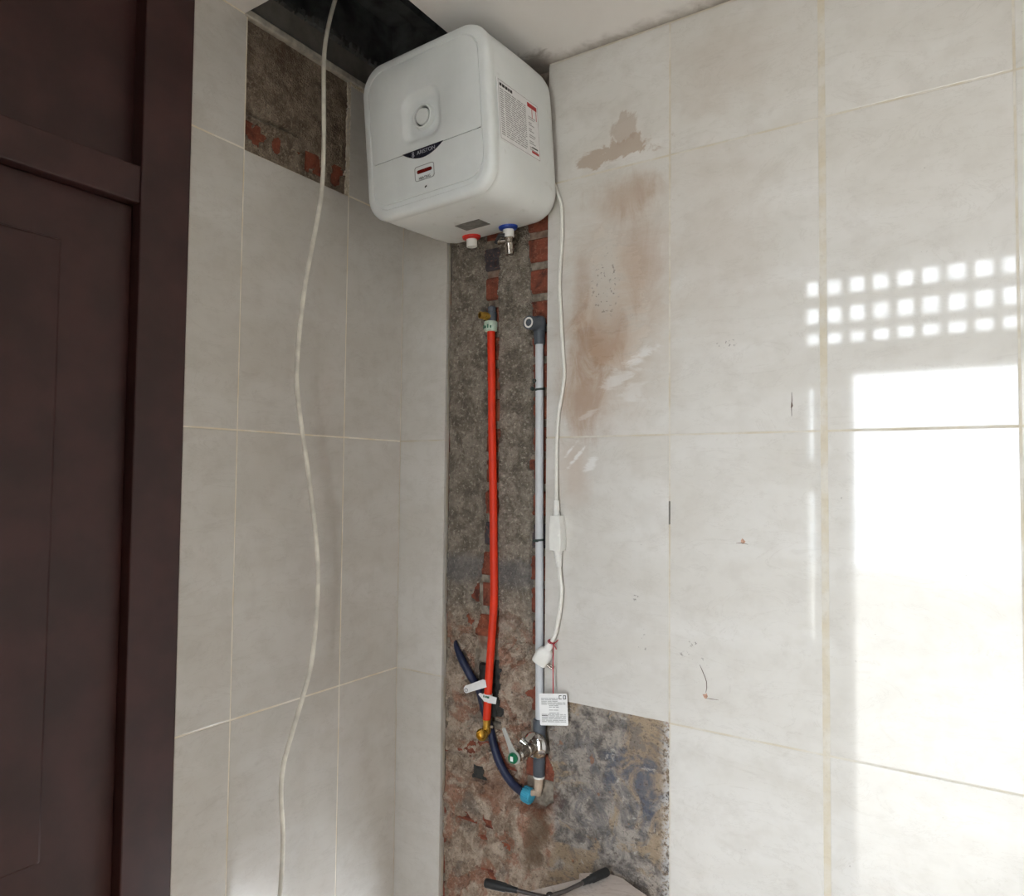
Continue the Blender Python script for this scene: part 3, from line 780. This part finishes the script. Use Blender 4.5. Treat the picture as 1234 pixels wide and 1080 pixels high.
# instruction label on the right side
SX = HW + 0.0024
st = MB().box(SX - .0016, SX, 0.030, 0.198, -0.070, 0.060)
sticker = st.build('instruction_label', M['paper'], heater); sticker['label'] = 'printed white instruction label with red marks'
pr = MB(); rp = MB(); bk = MB(); random.seed(6)
e = SX + .0003
def bar(m, ya, yb_, z, h=0.0016): m.box(SX - .0002, e, ya, yb_, z - h / 2, z + h / 2)
bar(pr, .033, .195, .0575, .0008); bar(pr, .033, .195, -.0675, .0008); pr.box(SX - .0002, e, .033, .0338, -.0675, .0575); pr.box(SX - .0002, e, .1942, .195, -.0675, .0575)
y = .038
for wd in (.008, .010, .009, .006, .008): bar(bk, y, y + wd, .0490, .0062); y += wd + .0022
for k in range(22):
    z = .0395 - k * .0046
    for (a, b) in ((.038, .052), (.056, .142)):
        yy = a
        while yy < b - .004:
            wd = random.uniform(.008, .03); bar(pr, yy, min(b, yy + wd), z, .0017); yy += wd + .003
    if k not in (0, 1, 2) and k % 3: bar(pr, .152, .152 + random.uniform(.012, .034), z, .0017)
bar(rp, .150, .190, .0475, .0095); rp.box(SX - .0002, e, .168, .170, .020, .042); rp.box(SX - .0002, e, .186, .188, .020, .042)
bar(rp, .160, .190, -.0565, .005); bar(bk, .162, .186, -.0465, .003)
for m_, n_, c_ in ((pr, 'print', 'grey_ink'), (rp, 'red_print', 'red_ink'), (bk, 'bold_print', 'black_ink')):
    m_.build(n_, M[c_], sticker)['kind'] = 'stuff'
# underside: rating plate and the two connections
BZ0 = -HH * 1.006 - .001
MB().box(-0.030, 0.040, 0.138, 0.186, BZ0 - .0012, BZ0 + .001).build('rating_plate', M['foil'], heater)
def connection(x, y, mat):
    m = MB().lathe((x, y, BZ0 + .014), (0, 0, -1), [(0.015, 0), (0.0235, 0.001), (0.0235, 0.015), (0.0220, 0.0185), (0.0155, 0.021)], 28)
    col = m.build('pipe_collar', mat, heater, smooth=True)
    m = MB().lathe((x, y, BZ0), (0, 0, -1), [(0.0135, 0), (0.0135, 0.024), (0.0125, 0.0255), (0.0105, 0.0255), (0.010, 0.008)], 20)
    m.build('pipe_stub', M['white_pl'], col, smooth=True)
    return col
connection(-0.052, 0.236, M['red_pl'])
connection(0.058, 0.236, M['blue_pl'])
sv = MB(); vx, vy = 0.058, 0.236
sv.lathe((vx, vy, BZ0 - .018), (0, 0, -1), [(0.0095, 0), (0.0118, .001), (0.0118, .010), (0.0098, .012), (0.0098, .020), (0.0125, .022), (0.0125, .031), (0.0108, .034), (0.0105, .0495), (0.0078, .0505), (0.007, .045)], 18)
sv.lathe((vx, vy, BZ0 - .034), (-1, -.35, .1), [(0.0065, 0), (0.0065, .020), (0.008, .021), (0.008, .027), (0.004, .028)], 14)
valve = sv.build('safety_valve', M['nickel'], heater, smooth=True); valve['label'] = 'nickel safety valve on the blue connection'
lv = MB().tube([(vx - .004, vy - .010, BZ0 - .022), (vx - .016, vy - .016, BZ0 - .020), (vx - .030, vy - .014, BZ0 - .036)], [.006, .0055, .004], 8)
lv.build('valve_lever', M['black_pl'], valve, smooth=True)
for xx in (-.11, .08):
    MB().box(xx, xx + .03, HD - .006, HD + .006, .05, .12).build('wall_bracket', M['steel'], heater)

# ------------------------------------------------------------------ power cord with breaker box, plug and tag
cordt = empty('power_cord', (0.485, -0.008, 2.25))
tag(cordt, "heater's white power cord with inline breaker box and plug, hanging down the right tiles", 'power cord')
def at(parent, mb, name, mat, **k):
    o = mb.build(name, mat, parent, **k)
    o.data.transform(Matrix.Translation(-Vector(parent.location))); return o
cp = [(0.455, -0.030, 2.31), (0.470, -0.014, 2.292), (0.480, -0.009, 2.268), (0.491, -0.008, 2.236), (0.4935, -0.008, 2.206), (0.493, -0.008, 2.138), (0.488, -0.008, 2.057), (0.491, -0.008, 1.994), (0.497, -0.008, 1.906), (0.502, -0.008, 1.841), (0.498, -.008, 1.80), (0.488, -0.008, 1.744), (0.4845, -0.009, 1.677), (0.486, -0.012, 1.60), (0.488, -0.014, 1.540)]
at(cordt, MB().tube(spline(cp, 6), 0.0041, 12), 'upper_cable', M['cord'], smooth=True)
cp2 = [(0.495, -0.014, 1.400), (0.499, -0.014, 1.366), (0.502, -0.013, 1.344), (0.4955, -0.012, 1.289), (0.4865, -0.013, 1.247), (0.478, -0.018, 1.222)]
at(cordt, MB().tube(spline(cp2, 6), 0.0050, 12), 'lower_cable', M['cord'], smooth=True)
sr = MB(); zz = [1.550, 1.5495, 1.513]
sr.lathe((0.488, -0.014, 1.547), (0, 0, -1), [(0.0045, 0), (0.0060, .001), (0.0072, .028), (0.0085, .034), (0.0085, .038)], 14)
at(cordt, sr, 'strain_relief', M['white_pl'], smooth=True)
sr = MB().lathe((0.4915, -0.014, 1.4365), (0.10, 0, -1), [(0.0120, 0), (0.0112, .004), (0.0092, .012), (0.0098, .0125), (0.0082, .020), (0.0088, .0205), (0.0072, .028), (0.0078, .0285), (0.0066, .036), (0.0062, .040), (.005, .041)], 14)
at(cordt, sr, 'strain_relief', M['white_pl'], smooth=True)
bx = MB()
def boxring(y, dw): return [(x + 0.4895, y, z) for x, z in ((-0.0125 - dw, 1.512), (0.0105 + dw, 1.513), (0.0145 + dw, 1.490), (0.0155 + dw, 1.452), (0.0150 + dw, 1.4335), (-0.0135 - dw, 1.4335), (-0.0150 - dw, 1.455), (-0.0150 - dw, 1.492))]
bx.loft([boxring(-0.001, 0.0015), boxring(-0.012, 0.0018), boxring(-0.024, 0.0), boxring(-0.026, -0.0015)])
box = at(cordt, bx, 'breaker_box', M['white_pl'], bevel=0.0012)
at(cordt, MB().box(0.4955, 0.5005, -0.0285, -0.024, 1.466, 1.473), 'test_button', M['white_pl'], bevel=.0008)
# plug pointing down-left against the pipe
pg = MB()
ax = Vector((-0.50, -0.12, -0.86)).normalized(); ux = Vector((0.80, 0.30, -0.52)); ux = (ux - ax * ux.dot(ax)).normalized(); uz = ax.cross(ux)
P0 = Vector((0.4785, -0.019, 1.2235))
def pring(h, a, b): return [tuple(P0 + ax * h + ux * (a * math.copysign(abs(math.cos(t)) ** .6, math.cos(t))) + uz * (b * math.copysign(abs(math.sin(t)) ** .6, math.sin(t)))) for t in [2 * math.pi * k / 20 for k in range(20)]]
pg.loft([pring(0, .0065, .0065), pring(.006, .0085, .0085), pring(.016, .0088, .0088), pring(.0175, .0120, .0105), pring(.021, .0165, .012), pring(.030, .0195, .013), pring(.052, .0185, .013), pring(.0555, .0165, .012)])
at(cordt, pg, 'plug', M['white_pl'], smooth=True, sharp=50)
pn = MB()
for s in (-1, 1):
    b0 = P0 + ax * .046 + ux * .016 + uz * (s * .0065)
    pn.tube([b0, b0 + ux * .019], .0024, 10)
at(cordt, pn, 'plug_pins', M['nickel'], smooth=True)

tagt = empty('warning_tag', (0.491, -0.030, 1.228))
tag(tagt, 'small white printed card hanging from the power plug by a red string', 'tag')
sg = MB()
sg.tube(spline([(0.4905, -0.028, 1.2265), (0.4912, -0.031, 1.18), (0.4918, -0.031, 1.14), (0.492, -0.0305, 1.108)], 4), 0.0013, 7)
at(tagt, sg, 'string', M['string'], smooth=True)
kn = MB()
kc = P0 + Vector((0.004, -0.004, 0.006))
kn.tube([tuple(P0 - ax * .004 + (ux * math.cos(t) + uz * math.sin(t)) * .0078) for t in [2 * math.pi * k / 16 for k in range(17)]], .0014, 6)
kn.tube(spline([(0.488, -.029, 1.227), (0.496, -.031, 1.229), (0.503, -.030, 1.236)], 4), .0011, 6)
kn.tube(spline([(0.488, -.029, 1.227), (0.495, -.031, 1.222), (0.499, -.030, 1.214)], 4), .0011, 6)
kn.tube(spline([(0.488, -.029, 1.227), (0.481, -.030, 1.226), (0.475, -.028, 1.231)], 4), .0011, 6)
at(tagt, kn, 'knot', M['string'], smooth=True)
yaw = math.radians(24)
tx = Vector((math.cos(yaw), math.sin(yaw), 0.05)).normalized(); tz = Vector((-.03, 0, 1)); tz = (tz - tx * tz.dot(tx)).normalized(); tn = tx.cross(tz)
TC = Vector((0.4935, -0.0310, 1.081))
TW, TH = 0.0315, 0.0350
cardpoly = rr(TW, TH, 0.003, 4)
card = MB().prism(cardpoly, TC, tx, tz, 0.0007)
cobj = at(tagt, card, 'card', M['paper'])
cpz = TC + tn * 0.0008
def cbar(m, a, b, z, h): m.prism([(a, z - h / 2), (b, z - h / 2), (b, z + h / 2), (a, z + h / 2)], cpz, tx, tz, 0.0003)
pk = MB(); random.seed(2)
for k in range(17):
    z = .0245 - k * .0032
    if k in (7, 9): continue
    a = -.027 if k < 5 or k > 10 else -.010
    b = .027 if k > 10 or k in (3, 4) else (.012 if k < 5 else .012)
    yy = a
    while yy < b - .002:
        wd = random.uniform(.006, .016); cbar(pk, yy, min(b, yy + wd), z, .0013); yy += wd + .0014
o = pk.build('card_print', M['grey_ink'], cobj); o['kind'] = 'stuff'; o.data.transform(Matrix.Translation(-Vector(tagt.location)))
ck = MB()
for a in (.013, .0225):
    cbar(ck, a, a + .0014, .027, .008); cbar(ck, a, a + .006, .0306, .0014); cbar(ck, a, a + .006, .0234, .0014)
cbar(ck, .0274, .0288, .027, .008); cbar(ck, -.027, -.014, -.0135, .0018)
o = ck.build('card_symbol', M['black_ink'], cobj); o['kind'] = 'stuff'; o.data.transform(Matrix.Translation(-Vector(tagt.location)))

# ------------------------------------------------------------------ hot pipe
hot = empty('hot_water_pipe', (0.289, 0.003, 1.0))
tag(hot, 'bright orange-red water pipe standing in the left chase below the red collar', 'pipe')
hp = [(0.2885, 0.003, 1.985), (0.2895, 0.003, 1.955), (0.2925, 0.003, 1.855), (0.2945, 0.003, 1.752), (0.2985, 0.003, 1.63), (0.302, 0.003, 1.522), (0.3045, 0.003, 1.409), (0.307, 0.002, 1.347), (0.308, 0.000, 1.288), (0.3035, -0.003, 1.190), (0.299, -0.005, 1.102), (0.2945, -0.005, 1.012)]
at(hot, MB().tube(spline(hp, 6), 0.0098, 16), 'pipe_sleeve', M['orange'], smooth=True)
at(hot, MB().lathe((0.2882, 0.003, 1.985), (0, 0, -1), [(.0135, 0), (.0165, .0015), (.0170, .012), (.0160, .024), (.0115, .026)], 22), 'tape_wrap', M['mint'], smooth=True)
w = MB()
for k in range(5):
    a = 3.6 + k * .42
    w.box(0.2882 + .0172 * math.cos(a) - .0018, 0.2882 + .0172 * math.cos(a) + .0018, 0.003 + .0172 * math.sin(a) - .0006, 0.003 + .0172 * math.sin(a) + .0006, 1.966, 1.972 + .003 * (k % 2))
at(hot, w, 'tape_print', M['green_ink'])
at(hot, MB().lathe((0.289, 0.006, 2.010), (0, 0, -1), [(.009, 0), (.012, .002), (.012, .016), (.010, .026)], 12).lathe((0.289, 0.006, 2.012), (0, 0, 1), [(.010, -.006), (.011, .008), (.006, .012)], 8), 'pipe_end', M['grey_pipe'], smooth=True)
at(hot, MB().lathe((0.288, 0.002, 1.996), (-.45, -1, 0.03), [(.0075, -.004), (.0080, .010), (.0100, .0105), (.0100, .020), (.0088, .021), (.0088, .031), (.0072, .0315), (.0065, .018)], 14), 'brass_outlet', M['brass'], smooth=True)
at(hot, MB().lathe((0.2945, -0.005, 1.014), (0, 0, -1), [(.0105, 0), (.0095, .004), (.0085, .016), (.0105, .018), (.0105, .030), (.008, .034)], 16), 'brass_ferrule', M['brass'], smooth=True)
bel = MB().lathe((0.2890, -0.006, 0.980), (.22, -1, .12), [(.0095, -.010), (.0105, .006), (.0135, .007), (.0148, .018), (.0138, .0205), (.0105, .0205), (.0092, .010), (.0, .009)], 24)
at(hot, bel, 'brass_elbow', M['brass'], smooth=True)
at(hot, MB().lathe((0.3085, -0.006, 0.998), (.5, -.5, .3), [(.004, 0), (.0045, .006), (.003, .008)], 8), 'elbow_screw', M['nickel'], smooth=True)
# paper labels folded round the pipe
fl = MB()
fp_ = [(-.064, -.0105), (-.060, -.0135), (-.056, -.0140), (.002, .0100), (-.002, .0255), (-.010, .0262), (-.062, .0025), (-.0655, -.003)]
fl.prism(fp_, (0.298, -0.016, 1.084), (1, 0, 0), (0, 0.08, 1), -0.0007)
flo = at(hot, fl, 'flag_label', M['paper']); flo['label'] = 'white paper flag label on the orange pipe'
em2 = MB()
em2.loft([[(0.2405 + r * math.cos(2 * math.pi * k / 14), y, 1.0775 + r * math.sin(2 * math.pi * k / 14)) for k in range(14)] for r, y in ((.0052, -.0168), (.0052, -.0176), (.0036, -.0176), (.0036, -.0168))], cap=False)
em2.box(0.2385, 0.2425, -.0176, -.0168, 1.0768, 1.0782)
o = em2.build('label_ring', M['grey_ink'], flo); o.data.transform(Matrix.Translation(-Vector(hot.location)))
bn = MB().lathe((0.2975, -0.005, 1.076), (-.06, 0, -1), [(.0104, 0), (.0112, .001), (.0112, .0165), (.0104, .0175)], 20)
bn.prism([(.004, -.009), (.028, -.008), (.029, .007), (.004, .009)], (0.300, -0.0155, 1.067), (1, 0, 0), (0, .15, 1), -.0007)
bn.prism([(-.022, .006), (-.004, -.006), (-.004, .009), (-.018, .0105)], (0.297, -0.0150, 1.066), (1, 0, 0), (0, .15, 1), -.0007)
bno = at(hot, bn, 'band_label', M['paper'])
bi = MB()
for k, a in enumerate((-.006, -.0005, .0035, .008)):
    bi.box(0.2975 + a, 0.2975 + a + .003, -.0168, -.0160, 1.069, 1.0735)
bi.box(0.303, 0.3065, -.0168, -.0158, 1.0685, 1.073)
o = bi.build('label_print', M['green_ink'], bno); o.data.transform(Matrix.Translation(-Vector(hot.location)))

# ------------------------------------------------------------------ blue hose
hose = empty('water_hose', (0.40, 0.006, 0.86))
tag(hose, 'navy blue hose curving out of the wall behind the orange pipe to a cyan nut', 'hose')
hpts = [(0.178, 0.020, 1.186), (0.190, 0.008, 1.171), (0.210, 0.005, 1.143), (0.236, 0.006, 1.107), (0.254, 0.020, 1.071), (0.264, 0.026, 1.027), (0.286, 0.021, 0.987), (0.306, 0.011, 0.947), (0.329, 0.007, 0.908), (0.363, 0.005, 0.875), (0.397, 0.003, 0.8605)]
sp_ = spline(hpts, 6); rad = [0.0098 * min(1.0, 0.28 + i / 16) for i in range(len(sp_))]
at(hose, MB().tube(sp_, rad, 14), 'hose_tube', M['navy_hose'], smooth=True)
nut = MB().lathe((0.396, 0.003, 0.8612), (1, -.05, -.12), [(.0115, 0), (.0165, .001), (.0172, .004), (.0172, .020), (.0160, .0235), (.0105, .0245)], 12)
at(hose, nut, 'compression_nut', M['cyan'], smooth=True, sharp=25)
rb = MB()
for k in range(12):
    a = 2 * math.pi * k / 12
    c0 = Vector((0.398, 0.003 + .0172 * math.cos(a), 0.861 + .0172 * math.sin(a)))
    rb.tube([c0, c0 + Vector((.018, -.001, -.0022))], .0012, 5)
at(hose, rb, 'nut_rib', M['cyan'])

# ------------------------------------------------------------------ cold pipe
cold = empty('cold_water_pipe', (0.437, 0.004, 0.885))
tag(cold, 'white water pipe with slate-grey ends beside the cut tile edge in the right chase', 'pipe')
at(cold, MB().tube([(0.428, 0.004, 1.925), (0.430, 0.004, 1.747), (0.4315, 0.004, 1.551), (0.434, 0.004, 1.319), (0.437, 0.004, 1.034)], 0.0098, 18), 'pipe_run', M['white_pipe'], smooth=True)
at(cold, MB().lathe((0.428, 0.004, 1.914), (-.01, 0, 1), [(.0105, 0), (.0132, .0005), (.0135, .002), (.0135, .032), (.0148, .033), (.0150, .040), (.0155, .052), (.0150, .062), (.010, .067)], 24), 'elbow_socket', M['grey_pipe'], smooth=True)
em3 = MB().lathe((0.428, 0.006, 1.962), (-.10, -1, -.05), [(.0135, -.006), (.0145, .012), (.0162, .030), (.0165, .040), (.0158, .0445), (.0130, .045), (.0125, .042), (.0, .041)], 26)
elbow = at(cold, em3, 'elbow_outlet', M['grey_pipe'], smooth=True)
eo = Vector((0.428, 0.006, 1.962)) + Vector((-.10, -1, -.05)).normalized() * .042
o = MB().lathe(eo, (-.10, -1, -.05), [(.0088, 0), (.0125, .0), (.0125, .0035), (.0088, .0035), (.0088, .0)], 24, cap=False).build('outlet_ring', M['white_pl'], elbow, smooth=True); o.data.transform(Matrix.Translation(-Vector(cold.location)))
o = MB().lathe(eo - Vector((0, -.002, 0)), (-.10, -1, -.05), [(.0, 0), (.0085, .0), (.0085, .004), (.006, .006), (0, .006)], 16).build('outlet_plug', M['grey_pipe'], elbow, smooth=True); o.data.transform(Matrix.Translation(-Vector(cold.location)))
for zc in (1.806, 1.452):
    xx = 0.4288 + (1.9 - zc) * .0102
    c_ = MB().lathe((xx, 0.004, zc + .003), (0.1, 0, -1), [(.0102, 0), (.0112, 0), (.0112, .005), (.0102, .005)], 18, cap=False)
    if zc > 1.7:
        c_.lathe((xx - .013, -.001, zc + .002), (-.4, -1, .2), [(.0035, 0), (.005, .003), (.0045, .008), (.002, .009)], 8)
        c_.lathe((xx - .008, -.006, zc + .021), (0, -1, 0), [(.0028, 0), (.0048, .0), (.0048, .003), (.0028, .003)], 10, cap=False)
    else: c_.box(xx - .012, xx + .002, -.0085, -.006, zc - .0035, zc + .002)
    at(cold, c_, 'pipe_tie', M['clip'], smooth=True)
at(cold, MB().lathe((0.4365, 0.004, 1.040), (0.0, 0, -1), [(.0105, 0), (.0138, .001), (.0145, .004), (.0148, .05), (.0142, .054), (.0142, .085), (.0138, .128), (.0125, .131)], 22), 'grey_coupling', M['grey_pipe'], smooth=True)
at(cold, MB().lathe((0.4365, 0.004, 0.9105), (0, 0, -1), [(.0110, 0), (.0134, .0005), (.0134, .0045), (.0110, .005)], 20), 'white_ring', M['white_pl'], smooth=True)
at(cold, MB().lathe((0.4365, 0.004, 0.907), (-.06, 0, -1), [(.0112, 0), (.0100, .024), (.0078, .034), (.0068, .042), (.0, .045)], 18).lathe((0.437, 0.002, 0.8745), (-1, -.1, -.35), [(.0075, -.002), (.0072, .014), (.0065, .022)], 14), 'end_fitting', M['beige_fit'], smooth=True)

# ------------------------------------------------------------------ chrome stop valve
sv = empty('stop_valve', (0.434, -0.010, 0.981))
tag(sv, 'chrome stop valve with round flange and green-capped lever in front of the grey pipe', 'valve')
at(sv, MB().lathe((0.434, -0.0095, 0.983), (0, -1, 0), [(.0315, 0), (.0318, .002), (.0300, .006), (.0225, .0125), (.0150, .0160), (.0125, .0165)], 32), 'wall_flange', M['chrome'], smooth=True)
body = MB().lathe((0.434, -0.022, 0.9825), (-.03, -1, 0), [(.0120, 0), (.0125, .008), (.0150, .010), (.0150, .026), (.0125, .028), (.0120, .046), (.0140, .048), (.0140, .058), (.0090, .060), (.0080, .070), (.0075, .078)], 20)
at(sv, body, 'valve_body', M['nickel'], smooth=True)
at(sv, MB().lathe((0.431, -0.042, 0.992), (-.75, -.2, .55), [(.0075, 0), (.0075, .010), (.0090, .011), (.0090, .017), (.0075, .0185), (.0055, .0185), (.005, .012)], 16), 'side_spout', M['chrome'], smooth=True)
lvp = []
for k in range(17):
    a = math.radians(20 + (320) * k / 16 - 90 + 10)
    lvp.append((.0150 * math.cos(a + math.radians(60)), .0150 * math.sin(a + math.radians(60))))
# teardrop paddle with a thin arm reaching up and to the left
lever = MB()
arm = Vector((-.40, .92)).normalized(); per = Vector((arm.y, -arm.x))
tip = arm * .064
poly = []
for k in range(21):
    a = math.radians(38 + 284 * k / 20); v2 = arm * math.cos(a) * .0152 + per * math.sin(a) * .0140; poly.append((v2.x, v2.y))
neck = arm * .024
poly += [tuple(neck - per * .0062), tuple(arm * .048 - per * .0046), tuple(tip - per * .0046), tuple(tip + arm * .003), tuple(tip + per * .0046), tuple(arm * .048 + per * .0046), tuple(neck + per * .0062)]
lever.prism(poly, (0.4310, -0.096, 0.9815), (1, 0, 0), (0, -.10, 1), -0.0045)
at(sv, lever, 'lever', M['satin'], bevel=.0012)
at(sv, MB().lathe((0.431, -0.0955, 0.9815), (0, -1, .0), [(.0100, 0), (.0118, .003), (.0118, .007), (.0098, .0095), (0, .0100)], 22), 'lever_cap', M['green_cap'], smooth=True)
at(sv, MB().box(0.4275, 0.4345, -.1062, -.1050, 0.9765, 0.9865), 'cap_sticker', M['paper'])

# ------------------------------------------------------------------ loose cable hanging by the left wall
cb = empty('loose_cable', (0.08, -0.36, 0.004))
tag(cb, 'long loose white cable hanging from the ceiling opening in front of the left tiles', 'cable')
cpts = [(0.10, -0.30, 2.83), (0.085, -0.325, 2.75), (0.08, -0.337, 2.687), (0.08, -0.353, 2.627), (0.08, -0.366, 2.548), (0.08, -0.365, 2.447), (0.08, -0.362, 2.338), (0.08, -0.365, 2.238), (0.08, -0.379, 2.152), (0.08, -0.395, 2.075), (0.08, -0.406, 2.018), (0.08, -0.418, 1.925), (0.08, -0.4245, 1.834), (0.08, -0.423, 1.786), (0.08, -0.409, 1.705), (0.08, -0.391, 1.622), (0.08, -0.373, 1.532), (0.08, -0.361, 1.459), (0.08, -0.3535, 1.38), (0.08, -0.356, 1.292), (0.08, -0.367, 1.192), (0.08, -0.389, 1.125), (0.08, -0.414, 1.061), (0.08, -0.4365, 0.998), (0.08, -0.442, 0.938), (0.08, -0.4345, 0.852), (0.08, -0.437, 0.752), (0.08, -0.445, 0.62), (0.09, -0.44, 0.40), (0.10, -0.42, 0.20), (0.12, -0.40, 0.06), (0.16, -0.38, 0.008), (0.26, -0.36, 0.006), (0.34, -0.42, 0.006), (0.30, -0.50, 0.006)]
at(cb, MB().tube(spline(cpts, 6), 0.0048, 12), 'cable_sheath', M['old_cord'], smooth=True)

# ------------------------------------------------------------------ offcut, cutter and stool at the bottom edge
stool = empty('wooden_stool', (0.635, -0.20, 0.0))
tag(stool, 'low wooden stool holding up the broken tile by the bare wall', 'stool')
at(stool, MB().box(0.565, 0.715, -0.31, -0.09, 0.712, 0.738), 'seat', M['wood'], bevel=.004)
for sx, sy in ((0.58, -.105), (0.70, -.105), (0.58, -.295), (0.70, -.295)):
    at(stool, MB().tube([(sx, sy, 0.712), (sx + (sx - .64) * .5, sy + (sy + .2) * .0, 0.0)], .014, 10), 'leg', M['wood'], smooth=True)
slab = MB()
sp = [(0.4975, -0.180), (0.5745, -0.0605), (0.5645, -0.040), (0.600, -0.010), (0.614, -0.006), (0.638, -0.0035), (0.652, -0.006), (0.685, -0.022), (0.716, -0.0345), (0.80, -0.16), (0.775, -0.30), (0.66, -0.39), (0.53, -0.33)]
slab.prism(sp, (0, 0, 0.7385), (1, 0, 0), (0, 1, 0), 0.0105)
so = slab.build('broken_tile', M['slab'], bevel=0.0015)
so.data.transform(Matrix.Translation((-.635, -.2 + .4 - .2 + .2, -.7385))); so.location = (.635, -.2, .7385)
tag(so, 'broken pinkish marble tile lying flat against the bare wall at the bottom', 'tile offcut')
ct = empty('bolt_cutter', (0.567, -0.170, 0.7495))
tag(ct, 'opened hand cutter with two black grips lying on the broken tile', 'cutter')
ZC = 0.7585
piv = Vector((0.567, -0.172, ZC))
for tipp, lift in ((Vector((0.430, -0.203, ZC + .002)), 0), (Vector((0.622, -0.020, ZC + .003)), 1)):
    d = (piv - tipp).normalized(); L = (piv - tipp).length; q = piv + Vector((0, 0, .003 * lift))
    at(ct, MB().tube([tipp + d * .066, tipp + d * (L * .75), q], [.0045, .0040, .0055], 10), 'arm', M['steel'], smooth=True)
    g = MB().lathe(tipp, d, [(.006, 0), (.0088, .002), (.0094, .006), (.0090, .040), (.0088, .046), (.0070, .048), (.0072, .056), (.0060, .060), (.0055, .072)], 14)
    at(ct, g, 'grip', M['grip'], smooth=True)
    j = MB().prism([(-.006, -.007), (.035, -.010), (.052, -.003), (.052, .001), (.030, .008), (-.006, .007)], q - Vector((0, 0, .003)), d, Vector((-d.y, d.x, 0)), 0.006)
    at(ct, j, 'jaw', M['steel'], bevel=.001)
at(ct, MB().lathe(piv - Vector((0, 0, .006)), (0, 0, 1), [(.0075, 0), (.0075, .014), (.006, .016)], 12), 'pivot', M['steel'], smooth=True)
